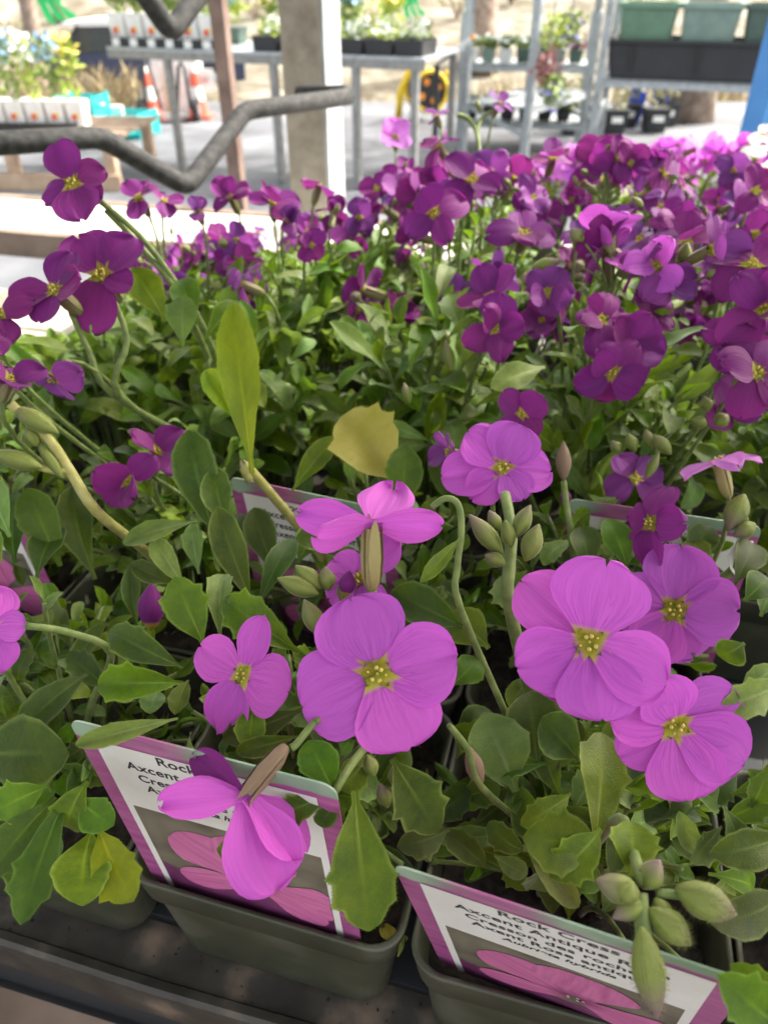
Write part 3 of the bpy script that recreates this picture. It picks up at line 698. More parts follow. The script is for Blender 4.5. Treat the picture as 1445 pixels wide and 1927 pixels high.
# nodding bloom in front of the tag
bloom_px(462, 1498, .172, [(358, 1422, .178, 84, (.1, -.2, 1), hp('purple', 30, v0=.27, wid=1.0, bend=.1, ripple=.05)), (300, 1500, .166, 96, (.05, .8, .55), hp('rose', 31, v0=.27, wid=1.0, bend=.15, ripple=.09)), (520, 1678, .164, 150, (.35, .3, .85), hp('rose', 32, v0=.27, wid=1.0, bend=.12, ripple=.06)),
     (582, 1602, .172, 120, (.5, .75, .45), hp('rose', 33, v0=.27, wid=1.0, bend=.1, ripple=.08))], (540, 1402, .1765), 40, 'rose', 'calyx_brown')
hero(1195, 900, .315, 58, (.0, .2, 1), [(120, .95, 1.0, 4, 0), (30, .9, 1.0, 4, 3), (-40, .95, .9, 4, 1), (205, 1.05, 1.0, 2, 2)], 'violet', jmin=1)
hero(1352, 868, .262, 74, (-.30, .88, .15), [(10, 1.0, .9, 10, 2), (170, .95, .9, 5, 4), (90, .9, .9, 25, 7), (-90, .8, .9, 0, 1)], 'pale', 'calyx_tan', 1.1, jmin=1, up=-CF)
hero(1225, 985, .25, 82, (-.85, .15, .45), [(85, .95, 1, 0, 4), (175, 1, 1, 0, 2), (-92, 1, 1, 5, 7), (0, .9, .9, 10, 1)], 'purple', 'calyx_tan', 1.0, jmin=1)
hero(-18, 1180, .205, 80, (.5, .2, .8), [(80, 1.0, 1, 4, 1), (-5, .75, .9, 4, 3), (-75, 1.1, .9, 0, 2), (180, 1, 1, 0, 0)], jmin=0)
# left sprigs against the yard
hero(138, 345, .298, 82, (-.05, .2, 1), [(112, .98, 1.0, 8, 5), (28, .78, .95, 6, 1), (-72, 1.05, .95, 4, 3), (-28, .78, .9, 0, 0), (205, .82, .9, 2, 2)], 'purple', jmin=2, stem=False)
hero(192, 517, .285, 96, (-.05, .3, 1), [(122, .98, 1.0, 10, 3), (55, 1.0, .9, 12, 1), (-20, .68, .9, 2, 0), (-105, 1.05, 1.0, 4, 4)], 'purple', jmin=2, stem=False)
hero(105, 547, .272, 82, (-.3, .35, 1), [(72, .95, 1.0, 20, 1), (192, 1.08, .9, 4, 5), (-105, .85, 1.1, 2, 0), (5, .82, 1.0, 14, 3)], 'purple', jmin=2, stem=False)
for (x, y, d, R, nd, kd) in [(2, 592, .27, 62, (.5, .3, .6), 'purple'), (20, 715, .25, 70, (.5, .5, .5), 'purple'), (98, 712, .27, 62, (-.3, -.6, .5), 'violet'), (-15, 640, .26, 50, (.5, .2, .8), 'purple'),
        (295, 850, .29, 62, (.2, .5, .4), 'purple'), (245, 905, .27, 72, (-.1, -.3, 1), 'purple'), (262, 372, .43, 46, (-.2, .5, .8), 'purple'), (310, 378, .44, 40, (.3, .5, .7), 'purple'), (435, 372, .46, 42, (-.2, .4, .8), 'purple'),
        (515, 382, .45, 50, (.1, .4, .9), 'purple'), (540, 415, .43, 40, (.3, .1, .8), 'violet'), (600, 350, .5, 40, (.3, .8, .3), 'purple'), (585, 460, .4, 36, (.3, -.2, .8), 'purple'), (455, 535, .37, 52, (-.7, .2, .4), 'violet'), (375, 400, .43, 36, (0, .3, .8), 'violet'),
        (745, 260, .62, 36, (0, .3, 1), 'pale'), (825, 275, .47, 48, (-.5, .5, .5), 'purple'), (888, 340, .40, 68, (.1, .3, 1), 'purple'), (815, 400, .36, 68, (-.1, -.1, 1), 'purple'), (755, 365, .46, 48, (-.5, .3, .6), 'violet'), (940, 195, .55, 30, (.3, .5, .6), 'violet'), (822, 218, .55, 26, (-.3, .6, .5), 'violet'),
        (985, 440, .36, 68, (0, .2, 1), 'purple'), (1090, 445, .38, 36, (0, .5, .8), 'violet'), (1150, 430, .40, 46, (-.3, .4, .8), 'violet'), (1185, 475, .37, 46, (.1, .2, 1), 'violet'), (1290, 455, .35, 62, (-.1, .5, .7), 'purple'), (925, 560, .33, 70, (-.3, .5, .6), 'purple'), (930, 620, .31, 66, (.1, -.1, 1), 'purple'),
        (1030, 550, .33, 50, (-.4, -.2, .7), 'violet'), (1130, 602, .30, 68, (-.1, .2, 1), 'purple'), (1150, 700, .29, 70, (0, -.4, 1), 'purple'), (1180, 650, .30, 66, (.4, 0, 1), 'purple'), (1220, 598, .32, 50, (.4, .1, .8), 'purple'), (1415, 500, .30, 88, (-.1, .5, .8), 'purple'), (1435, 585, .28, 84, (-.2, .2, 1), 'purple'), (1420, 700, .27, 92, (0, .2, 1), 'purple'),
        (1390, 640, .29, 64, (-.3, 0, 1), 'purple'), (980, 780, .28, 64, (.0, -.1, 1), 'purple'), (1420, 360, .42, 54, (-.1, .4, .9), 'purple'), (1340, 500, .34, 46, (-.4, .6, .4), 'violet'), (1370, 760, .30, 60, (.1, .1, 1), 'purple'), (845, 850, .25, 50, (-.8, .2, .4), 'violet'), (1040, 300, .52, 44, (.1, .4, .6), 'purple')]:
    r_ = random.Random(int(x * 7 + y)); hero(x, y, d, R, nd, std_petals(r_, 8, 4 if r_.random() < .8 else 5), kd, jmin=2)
# white bloom at the far right
for (x, y, R) in ((1432, 255, 30), (1420, 300, 34), (1445, 320, 30)):
    hero(x, y, .62, R, (-.2, .4, .8), std_petals(rng, 12), 'white', jmin=3)

# stems drawn one by one: (pixel x, pixel y, depth) points, width in pixels
def stem_px(pts, wpx, mat='stem', jmin=0, root=True):
    P = [PD(*p) for p in pts]; pl = nearest(P[-1], jmin); c = pl.location
    if root:
        e = Vector((c.x, c.y, c.z + .045)); P += [P[-1].lerp(e, .5) + Vector((0, 0, .004)), e]
    Q = []                                             # smooth the polyline
    for i in range(len(P) - 1):
        p0, p1, p2, p3 = P[max(i - 1, 0)], P[i], P[i + 1], P[min(i + 2, len(P) - 1)]
        for k in range(4):
            t = k / 4; Q.append(.5 * ((2 * p1) + (p2 - p0) * t + (2 * p0 - 5 * p1 + 4 * p2 - p3) * t * t + (3 * p1 - p0 - 3 * p2 + p3) * t ** 3))
    Q.append(P[-1]); r0 = wpx / 2 / FPX * pts[0][2]
    mb = MB().tube([q - c for q in Q], r0, 8, True, r0 * 1.25)
    rg = random.Random(int(pts[0][0]))
    for q in range(len(Q) - 1):                        # fine hairs
        for k in range(5):
            a = Q[q].lerp(Q[q + 1], rg.random()) - c; d = Vector((rg.uniform(-1, 1), rg.uniform(-1, 1), rg.uniform(-1, 1))).normalized(); s = Vector((0, 0, .00006)); a = a + d * r0 * .9
            mb.add([a - s, a + s, a + d * .0006], [(0, 1, 2)])
    mb.build('stem', M[mat], pl, smooth=True)
stem_px([(188, 378, .30), (265, 445, .31), (330, 530, .32), (385, 620, .33)], 11, 'stem', 2)
stem_px([(200, 395, .303), (270, 470, .315), (345, 570, .325)], 12, 'stem', 2)
stem_px([(135, 590, .285), (168, 660, .29), (215, 745, .30)], 11, 'stem', 2)
stem_px([(205, 545, .29), (240, 640, .295), (225, 745, .30)], 12, 'stem', 2)
stem_px([(20, 760, .255), (95, 830, .26), (135, 890, .262), (185, 965, .265)], 18, 'stemy', 1)
stem_px([(40, 868, .258), (100, 885, .26), (132, 885, .262)], 13, 'stemy', 1, False)
stem_px([(812, 955, .19), (838, 938, .189), (862, 950, .189), (868, 1000, .19), (860, 1070, .192), (868, 1150, .196)], 12, 'stem', 0)
stem_px([(905, 330, .54), (898, 255, .545), (882, 225, .55), (860, 216, .55)], 8, 'stem', 3, False)
stem_px([(930, 205, .55), (905, 225, .548), (897, 250, .546)], 7, 'stem', 3, False)
stem_px([(470, 905, .272), (467, 880, .27)], 17, 'stemy', 1)
stem_px([(592, 1358, .180), (560, 1398, .178), (548, 1408, .1775)], 13, 'stem', 0, False)
stem_px([(592, 1358, .180), (650, 1345, .19), (720, 1400, .2)], 12, 'stem', 0)
stem_px([(845, 1365, .19), (880, 1410, .195), (905, 1480, .2)], 12, 'stem', 0)
stem_px([(1205, 1655, .143), (1190, 1600, .155), (1165, 1540, .17)], 22, 'stem', 0)
stem_px([(1235, 1680, .143), (1290, 1685, .143)], 16, 'stem', 0, False)
stem_px([(1205, 1680, .142), (1208, 1740, .14), (1215, 1790, .139)], 26, 'stem', 0, False)
stem_px([(950, 930, .225), (962, 1000, .215), (958, 1070, .21), (960, 1150, .21)], 20, 'stem', 0)
stem_px([(700, 1110, .197), (695, 1150, .2), (690, 1200, .205)], 18, 'stem', 0)
stem_px([(50, 1178, .205), (130, 1190, .215), (210, 1230, .225)], 14, 'stem', 0)
stem_px([(1060, 905, .27), (1065, 950, .27), (1075, 1010, .27)], 12, 'stem', 1)
stem_px([(1395, 960, .255), (1400, 1010, .26), (1370, 1080, .265)], 16, 'stem', 1)
stem_px([(630, 1490, .178), (660, 1440, .185), (690, 1400, .2)], 16, 'stem', 0)

# buds: base pixel, tip pixel, width px, depth
def bud_px(bx, by, tx, ty, wpx, d, kind='g', jmin=0, d2=None):
    a = PD(bx, by, d); b = PD(tx, ty, d2 or d); pl = nearest(a, jmin); L = (b - a).length
    me = {'g': BUD, 'b': BUDB, 'p': BUDP}[kind]; me = me[int(bx) % len(me)]
    fat = {'g': (.24, .30, .20, .36)[int(bx) % 4], 'b': .22, 'p': .33}[kind]
    k = wpx * .86 / 2 / FPX * d / fat
    inst('bud', me, pl, a - pl.location, frame(b - a, -CF), (k, L, k))
for b in [(1205, 1690, 1122, 1655, 66, .142), (1208, 1672, 1242, 1618, 56, .144), (1272, 1672, 1385, 1722, 82, .142), (1215, 1695, 1152, 1728, 46, .141), (1232, 1690, 1262, 1740, 40, .1415), (1222, 1710, 1300, 1778, 70, .140), (1206, 1745, 1236, 1915, 74, .137), (1190, 1660, 1170, 1700, 50, .140),
          (945, 1042, 882, 968, 44, .208), (962, 1030, 950, 978, 34, .206), (968, 1012, 998, 950, 40, .207), (988, 1056, 1014, 986, 48, .204), (950, 1062, 912, 1044, 34, .206), (940, 1000, 920, 960, 30, .21),
          (600, 1118, 522, 1088, 44, .198), (605, 1108, 556, 1064, 42, .2), (618, 1112, 612, 1066, 40, .2), (606, 1196, 572, 1128, 46, .193), (640, 1130, 660, 1080, 34, .2),
          (1400, 930, 1368, 1000, 54, .258), (1340, 1050, 1300, 1042, 34, .255), (1420, 985, 1380, 1010, 40, .256), (1165, 850, 1150, 830, 26, .29), (1195, 850, 1180, 815, 30, .29), (1225, 845, 1215, 808, 28, .29), (1262, 855, 1228, 818, 32, .285), (1215, 900, 1240, 850, 24, .3),
          (110, 815, 20, 765, 44, .256), (80, 880, -20, 850, 42, .255), (70, 840, 50, 800, 34, .258), (120, 900, 70, 830, 30, .26),
          (705, 1460, 690, 1420, 34, .19), (730, 1520, 715, 1475, 34, .19), (745, 1480, 740, 1440, 30, .19), (850, 700, 838, 640, 26, .33), (845, 650, 835, 620, 22, .35), (770, 760, 760, 720, 22, .33), (1330, 775, 1325, 745, 30, .29), (1345, 800, 1370, 780, 34, .29), (1330, 800, 1300, 790, 30, .29),
          (290, 890, 275, 850, 20, .28), (1000, 505, 1055, 490, 30, .34), (905, 215, 895, 185, 12, .55), (750, 1230, 0 + 742, 1180, 10, .2)]:
    bud_px(*b)
for b in [(1060, 905, 1060, 830, 34, .27, 'b', 1), (905, 1480, 880, 1402, 40, .2, 'b', 0)]: bud_px(*b)
for b in [(1062, 950, 1066, 922, 26, .272, 'p', 1), (285, 1185, 285, 1098, 62, .235, 'p', 0), (650, 1122, 658, 1074, 40, .196, 'p', 0)]: bud_px(*b)

# leaves read off one by one: base px, tip px, width px, depth base, depth tip, kind, variant
def leaf_px(bx, by, tx, ty, wpx, d1, d2, kind='leaf', var=0, tilt=(0, .25, 1), jmin=0):
    a = PD(bx, by, d1); b = PD(tx, ty, d2); pl = nearest(a, jmin); L = (b - a).length * 1.04
    halfs = [.20, .23, .18, .26, .21, .24, .19, .15, .2, .24, .17]
    k = wpx / 2 / FPX * (d1 + d2) / 2 / halfs[var] * .95
    inst('leaf', LEAF[kind][var], pl, a - pl.location, frame(b - a, camdir(*tilt)), (k, L, (k + L) / 2))
for l in [(668, 1488, 690, 1748, 118, .176, .166, 'leaf', 3), (628, 1492, 590, 1392, 78, .18, .182, 'leaf', 9), (632, 1488, 505, 1548, 52, .18, .176, 'leaf_shade', 1), (560, 1600, 412, 1590, 62, .19, .188, 'leaf', 9), (640, 1500, 600, 1560, 40, .179, .178, 'leaf_shade', 8),
          (385, 1215, 335, 1088, 82, .212, .212, 'leaf', 0), (415, 1200, 412, 1064, 50, .216, .222, 'leafg', 4), (565, 1228, 412, 1128, 80, .212, .214, 'leaf', 1), (345, 1255, 188, 1186, 64, .216, .206, 'leaf_shade', 2), (345, 1285, 176, 1284, 68, .212, .202, 'leaf', 4), (355, 1280, 330, 1335, 40, .21, .2, 'leaf', 8), (300, 1300, 280, 1340, 50, .215, .205, 'leafg', 9),
          (475, 1135, 402, 960, 66, .24, .242, 'leaf_shade', 9), (485, 1145, 550, 990, 48, .245, .25, 'leaf_shade', 10), (475, 890, 442, 572, 78, .268, .27, 'leafy', 9), (455, 800, 385, 690, 50, .27, .268, 'leafy', 8), (745, 905, 645, 785, 128, .268, .258, 'leafc', 4), (752, 965, 772, 842, 70, .25, .248, 'leaf', 9), (550, 925, 628, 818, 46, .272, .27, 'leaf', 8), (770, 700, 800, 600, 44, .33, .34, 'leaf', 8),
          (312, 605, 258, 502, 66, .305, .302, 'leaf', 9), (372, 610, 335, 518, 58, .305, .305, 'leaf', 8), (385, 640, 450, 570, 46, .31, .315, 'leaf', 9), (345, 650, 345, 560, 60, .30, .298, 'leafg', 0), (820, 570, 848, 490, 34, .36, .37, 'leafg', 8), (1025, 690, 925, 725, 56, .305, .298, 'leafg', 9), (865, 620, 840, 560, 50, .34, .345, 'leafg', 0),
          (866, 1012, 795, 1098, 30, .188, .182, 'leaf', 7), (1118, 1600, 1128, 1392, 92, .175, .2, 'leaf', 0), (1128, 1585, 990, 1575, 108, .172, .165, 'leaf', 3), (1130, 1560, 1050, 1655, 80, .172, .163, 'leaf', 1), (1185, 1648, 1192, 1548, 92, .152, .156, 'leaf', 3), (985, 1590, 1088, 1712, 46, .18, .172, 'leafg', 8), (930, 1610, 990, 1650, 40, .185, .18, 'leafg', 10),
          (-50, 1420, 122, 1402, 140, .205, .2, 'leaf_shade', 9), (165, 1268, 42, 1368, 66, .222, .205, 'leaf_shade', 8), (128, 1490, 45, 1732, 78, .185, .172, 'leaf', 0), (185, 1555, 252, 1690, 92, .18, .172, 'leafy', 3), (175, 1560, 140, 1700, 110, .182, .170, 'leaf', 9), (105, 1500, -25, 1650, 84, .186, .174, 'leaf', 1), (165, 1470, 100, 1580, 80, .184, .176, 'leaf', 5), (150, 1500, 205, 1560, 70, .183, .178, 'leaf', 9), (90, 1480, -20, 1530, 70, .19, .18, 'leaf', 0), (60, 1530, 20, 1720, 60, .188, .178, 'leaf_shade', 2),
          (738, 1428, 826, 1560, 96, .19, .18, 'leaf_shade', 3), (700, 1420, 640, 1480, 60, .195, .188, 'leaf', 9), (570, 1335, 425, 1398, 64, .2, .196, 'leaf_shade', 9), (560, 1385, 445, 1420, 40, .19, .185, 'leaf_shade', 8), (335, 1352, 140, 1398, 40, .178, .168, 'leafg', 8), (480, 1320, 470, 1400, 60, .2, .19, 'leaf', 8),
          (1475, 1285, 1368, 1325, 64, .195, .185, 'leafg', 1), (1470, 1250, 1400, 1290, 50, .2, .196, 'leafg', 9), (1175, 1560, 1258, 1428, 130, .215, .225, 'leaf_shade', 9), (1480, 1680, 1350, 1750, 84, .172, .158, 'leaf_shade', 9), (1470, 1570, 1360, 1620, 76, .19, .18, 'leaf_shade', 8), (1470, 1935, 1372, 1862, 100, .138, .132, 'leaf', 1), (1480, 1900, 1420, 1838, 60, .14, .135, 'leaf', 2),
          (970, 1490, 918, 1345, 120, .205, .205, 'leafg', 9), (1010, 1440, 985, 1305, 110, .205, .21, 'leaf_shade', 9), (1090, 1430, 1020, 1360, 90, .2, .2, 'leaf_shade', 8), (1000, 1180, 940, 1080, 80, .22, .225, 'leaf', 1), (870, 1180, 740, 1120, 80, .21, .205, 'leaf_shade', 8), (920, 1220, 850, 1150, 80, .21, .212, 'leaf', 9),
          (115, 1065, 62, 918, 78, .265, .262, 'leaf', 9), (180, 1090, 118, 910, 70, .27, .27, 'leaf_shade', 8), (20, 1010, -20, 900, 66, .255, .26, 'leafg', 9), (405, 1010, 345, 815, 86, .265, .27, 'leaf_shade', 9), (430, 1000, 392, 880, 60, .262, .262, 'leaf_shade', 8), (370, 980, 230, 1015, 40, .25, .24, 'leafg', 8), (330, 1100, 245, 1065, 40, .245, .24, 'leaf_shade', 8), (350, 1110, 290, 1010, 44, .24, .245, 'leafg', 9), (375, 1080, 360, 990, 40, .24, .245, 'leafg', 0), (260, 1180, 240, 1062, 36, .25, .25, 'leaf_shade', 8),
          (520, 1080, 470, 960, 62, .262, .268, 'leaf_shade', 9), (560, 1060, 600, 985, 60, .26, .266, 'leaf', 8), (640, 1050, 590, 1000, 56, .258, .262, 'leaf_shade', 8), (450, 1060, 440, 960, 46, .262, .27, 'leaf_shade', 8), (1110, 1080, 1090, 985, 60, .26, .266, 'leaf_shade', 8), (1180, 1075, 1150, 975, 60, .258, .264, 'leaf', 9), (1290, 1060, 1330, 985, 60, .256, .262, 'leaf_shade', 9), (1380, 1100, 1420, 1010, 66, .25, .256, 'leaf_shade', 8), (1320, 1080, 1300, 1010, 54, .25, .256, 'leaf', 8),
          (30, 1060, 20, 930, 70, .26, .27, 'leaf_shade', 9), (70, 1090, 100, 980, 66, .258, .265, 'leaf_shade', 8), (-10, 1100, -20, 990, 70, .255, .262, 'leaf', 9), (1430, 1160, 1445, 1100, 60, .23, .235, 'leaf_shade', 9), (1400, 1210, 1360, 1240, 60, .22, .22, 'leaf_shade', 8),
          (845, 1560, 760, 1600, 60, .2, .19, 'leaf_shade', 1), (1400, 1130, 1445, 1080, 70, .22, .22, 'leaf_shade', 8), (640, 1010, 560, 1020, 50, .24, .235, 'leaf_shade', 9), (850, 1290, 900, 1240, 60, .2, .2, 'leaf', 8)]:
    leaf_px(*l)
rl = random.Random(21)
for k in range(64):                                    # leaves low between the front pots, mostly coloured for the shade there
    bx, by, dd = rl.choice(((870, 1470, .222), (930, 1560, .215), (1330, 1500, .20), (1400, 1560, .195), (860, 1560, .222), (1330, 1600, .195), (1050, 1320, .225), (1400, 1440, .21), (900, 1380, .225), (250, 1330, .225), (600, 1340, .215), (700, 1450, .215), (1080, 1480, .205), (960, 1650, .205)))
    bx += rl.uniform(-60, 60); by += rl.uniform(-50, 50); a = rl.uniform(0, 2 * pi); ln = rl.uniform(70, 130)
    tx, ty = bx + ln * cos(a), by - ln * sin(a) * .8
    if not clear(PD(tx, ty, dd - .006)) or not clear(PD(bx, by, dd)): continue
    leaf_px(bx, by, tx, ty, rl.uniform(40, 62), dd, dd - rl.uniform(-.004, .012), rl.choice(('leaf_shade', 'leaf_shade', 'leaf', 'leafg')), rl.choice((0, 1, 4, 6, 8, 10)), (rl.uniform(-.4, .4), rl.uniform(0, .6), 1))
# ---------------------------------------------------------------- plant tags
def tag_card_mat():
    m, nt, p = newmat('tag_print'); tc = N(nt, 'ShaderNodeTexCoord'); sp = N(nt, 'ShaderNodeSeparateXYZ'); nt.links.new(tc.outputs['Object'], sp.inputs[0])
    mp = N(nt, 'ShaderNodeMapping'); mp.inputs['Scale'].default_value = (60, 1, 320); mp.inputs['Rotation'].default_value = (0, .5, 0); nt.links.new(tc.outputs['Object'], mp.inputs[0])
    nz = N(nt, 'ShaderNodeTexNoise'); nz.inputs['Scale'].default_value = 1; nt.links.new(mp.outputs[0], nz.inputs['Vector'])
    pink = ramp(nt, [(0.3, (0.30, 0.05, 0.20)), (0.7, (0.48, 0.14, 0.33))], nz.outputs[0]).outputs[0]
    nz2 = N(nt, 'ShaderNodeTexNoise'); nz2.inputs['Scale'].default_value = 55; nt.links.new(tc.outputs['Object'], nz2.inputs['Vector'])
    green = ramp(nt, [(0.35, (0.22, 0.34, 0.22)), (0.65, (0.40, 0.50, 0.38))], nz2.outputs[0]).outputs[0]
    f = mth(nt, 'ADD', mth(nt, 'MULTIPLY', sp.outputs[2], 130), mth(nt, 'MULTIPLY', nz2.outputs[0], 1.2))
    fac = ramp(nt, [(0.0, (0, 0, 0)), (0.12, (1, 1, 1))], mth(nt, 'SUBTRACT', f, 11.1)).outputs[0]
    xx = mth(nt, 'ABSOLUTE', mth(nt, 'SUBTRACT', sp.outputs[0], .022)); patch = ramp(nt, [(0.006, (1, 1, 1)), (0.014, (0, 0, 0))], xx).outputs[0]
    fac = mth(nt, 'MULTIPLY', fac, mth(nt, 'SUBTRACT', 1.0, mth(nt, 'MULTIPLY', patch, .9)))
    nt.links.new(mixc(nt, fac, pink, green), p.inputs['Base Color']); p.inputs['Roughness'].default_value = 0.3
    return m
M['tagcard'] = tag_card_mat()
M['tagwhite'] = noisy('tag_white', (0.74, 0.72, 0.66), (0.82, 0.80, 0.75), 60, 0.35)
M['tagpic'] = noisy('tag_picture_ground', (0.075, 0.065, 0.045), (0.20, 0.18, 0.13), 60, 0.3)
M['tagdark'] = noisy('tag_picture_shadow', (0.10, 0.02, 0.07), (0.20, 0.05, 0.15), 70, 0.3)
M['ink'] = plain('black_ink', (0.03, 0.03, 0.035), 0.5)
def picture_petal():
    m, nt, p = newmat('tag_picture_petal'); uv = N(nt, 'ShaderNodeUVMap'); uv.uv_map = 'UVMap'
    mp = N(nt, 'ShaderNodeMapping'); mp.inputs['Scale'].default_value = (5, .8, 1); nt.links.new(uv.outputs[0], mp.inputs[0])
    nz = N(nt, 'ShaderNodeTexNoise'); nz.inputs['Scale'].default_value = 1.4; nz.inputs['Detail'].default_value = 4; nt.links.new(mp.outputs[0], nz.inputs['Vector'])
    sp = N(nt, 'ShaderNodeSeparateXYZ'); nt.links.new(uv.outputs[0], sp.inputs[0])
    c = ramp(nt, [(0.3, (0.44, 0.08, 0.25)), (0.65, (0.70, 0.20, 0.42))], nz.outputs[0]).outputs[0]
    c = mixc(nt, ramp(nt, [(0.05, (1, 1, 1)), (0.3, (0, 0, 0))], sp.outputs[1]).outputs[0], c, (0.22, 0.04, 0.12))
    nt.links.new(c, p.inputs['Base Color']); p.inputs['Roughness'].default_value = 0.3; return m
M['picpetal'] = picture_petal()
TW, TH = .0715, .088
def flat(poly, y, uv=None):
    mb = MB(); mb.add([(x, y, z) for x, z in poly], [tuple(range(len(poly)))], uv); return mb
LINES = [('Rock Cress', .0355, .0752, .0052, 0), ('Axcent Antique Rose', .0355, .0694, .0050, 0), ('Cresson des rochers', .0355, .0640, .0047, 0), ('Axent Rose antique', .0355, .0590, .0047, 0), ('Aubrieta hybrida', .0355, .0545, .0036, 1)]
TEXTS = []
def plant_tag(B, yaw, tilt, roll, label, lines=LINES):
    t = thing('plant_tag', label, 'plant tag', B, 0, 'picture tags in the rock cress pots')
    q = Quaternion((0, 0, 1), yaw) @ Quaternion((1, 0, 0), tilt) @ Quaternion((0, 1, 0), roll)
    t.rotation_mode = 'QUATERNION'; t.rotation_quaternion = q
    r = .004; out = []
    for cx_, cz_, a0 in ((TW - r, TH - r, 0), (r, TH - r, 90)):
        for k in range(6): a = radians(a0 + 18 * k); out.append((cx_ + r * cos(a), cz_ + r * sin(a)))
    out += [(0, 0), (.004, -.004), (TW - .004, -.004), (TW, 0)]
    mb = MB().rings([[(x, 0.0, z) for x, z in out], [(x, .0005, z) for x, z in out]], True, True); mb.build('card', M['tagcard'], t); MB().box((TW * .5, .0095, -.014), (.012, .0005, .026), Quaternion((1, 0, 0), .55)).build('spike', M['tagcard'], t)
    m = .0053; y1 = -.00015
    flat([(m, .0495), (TW - m, .0495), (TW - m, .081), (m, .081)], y1).build('header_panel', M['tagwhite'], t)
    for x0 in (m, TW - m - .0022): flat([(x0, -.004), (x0 + .0022, -.004), (x0 + .0022, .0495), (x0, .0495)], y1).build('border_line', M['tagwhite'], t)
    flat([(m + .0022, -.004), (TW - m - .0022, -.004), (TW - m - .0022, .0495), (m + .0022, .0495)], y1).build('picture', M['tagpic'], t)
    flat([(m + .0023, -.003), (TW - m - .0023, -.003), (TW - m - .0023, .008), (.045, .012), (.02, .010), (m + .0023, .016)], y1 - .00004).build('picture_shadow', M['tagdark'], t)
    fc = (.040, .0190)
    for a, L, wd, kk in ((140, .030, .024, 0), (85, .028, .028, 1), (-5, .0285, .020, 2), (200, .028, .014, 3), (-35, .026, .013, 4)):
        poly = []; uv = []
        for side in (-1, 1):
            rows = PROWS[1:] if side < 0 else PROWS[1:-1][::-1]
            for v in rows:
                f = (.2 + .8 * (v / .6) ** 1.2) if v < .6 else sqrt(max(0.0, 1 - ((v - .6) / .405) ** 2.2))
                u = side * f * wd / 2 * (1 + .06 * sin(9 * v + a)); x_ = v * L; ca, sa = cos(radians(a)), sin(radians(a))
                X = fc[0] + x_ * ca - u * sa; Z = fc[1] + x_ * sa + u * ca
                poly.append((min(max(X, m + .0023), TW - m - .0023), min(max(Z, -.003), .0494))); uv.append((side * f, v))
        flat(poly, y1 - .00012 - .00002 * kk, uv).build('picture_petal', M['picpetal'], t)
    ce = MB()
    for k in range(5): ce.add([(fc[0] + .0022 * cos(1.26 * k) + .0005 * cos(a), y1 - .00025, fc[1] + .0014 * sin(1.26 * k) + .0005 * sin(a)) for a in (0, 1, 2, 3, 4, 5)], [(0, 1, 2, 3, 4, 5)])
    ce.build('picture_stamens', M['tagwhite'], t)
    for txt, x, z, size, ital in lines:
        cu = bpy.data.curves.new('lettering', 'FONT'); cu.body = txt; cu.size = size; cu.align_x = 'CENTER'; cu.offset = .00012; cu.space_character = 1.06
        cu.shear = .25 if ital else 0; cu.materials.append(M['ink'])
        TEXTS.append((cu, t, (x, y1 - .00005, z + .0015)))
    return t
plant_tag((-.0757, .1271, .9603), -.2879, .0817, -.0211, 'white-headed picture tag with the nodding magenta flower hanging in front')
plant_tag((.0170, .1024, .9574), -.3566, .2379, -.0964, 'white-headed picture tag with fuzzy green buds lying across its lettering')
t3 = PD(432, 895, .315); q3 = PD(0, 0, 1)
def tag_at(px, py, d, yaw, tilt, roll, label):
    q = Quaternion((0, 0, 1), yaw) @ Quaternion((1, 0, 0), tilt) @ Quaternion((0, 1, 0), roll)
    B = PD(px, py, d) - q @ Vector((0, 0, TH)); return plant_tag(B, yaw, tilt, roll, label)
tag_at(430, 897, .302, -.38, .10, -.03, 'picture tag deep in foliage under the yellow-green upright leaf')
tag_at(1068, 938, .296, -.30, .10, -.03, 'picture tag mostly buried in leaves behind the brown closed bud')
tag_at(-255, 872, .318, -.28, .10, 0, 'picture tag behind the yellow-green stalk with seed pods')
# the lettering as flat meshes
tmp = [bpy.data.objects.new('text', cu) for cu, _, _ in TEXTS]
for o in tmp: col.objects.link(o)
dg = bpy.context.evaluated_depsgraph_get()
mes = [bpy.data.meshes.new_from_object(o.evaluated_get(dg)) for o in tmp]
for o in tmp: bpy.data.objects.remove(o)
for me, (cu, t, loc) in zip(mes, TEXTS): inst('lettering', me, t, loc, (pi / 2, 0, 0))
# small white bit of a plant tag seen between leaves
MB().rings([[CR * x * .001 + CU * z * .001 + CF * y for x, z in ((-5, 2), (-2, 6), (4, 7), (5, 1), (2, -5), (-1, -7), (-4, -3))] for y in (0, .0004)], True, True).build('tag_scrap', M['tagwhite'], None, PD(1395, 1055, .262)); sc_ = bpy.data.objects['tag_scrap']
tag(sc_, 'small white bit of plant tag caught among the buds beside the mauve flowers', 'tag scrap')

for k, (x, y, d) in enumerate(((742, 1775, .232), (748, 1800, .228), (735, 1760, .236))):
    o = inst('dry_petal', petal_mesh('dry_petal', M['leafc'], 70 + k, wid=.7, bend=.3, ripple=.12), None, PD(x, y, d), (k, 1.2 * k, .5), .007)
    tag(o, 'curled dry pale petal stuck between the two tagged pots', 'dry petal', 'dry petals between the pots')
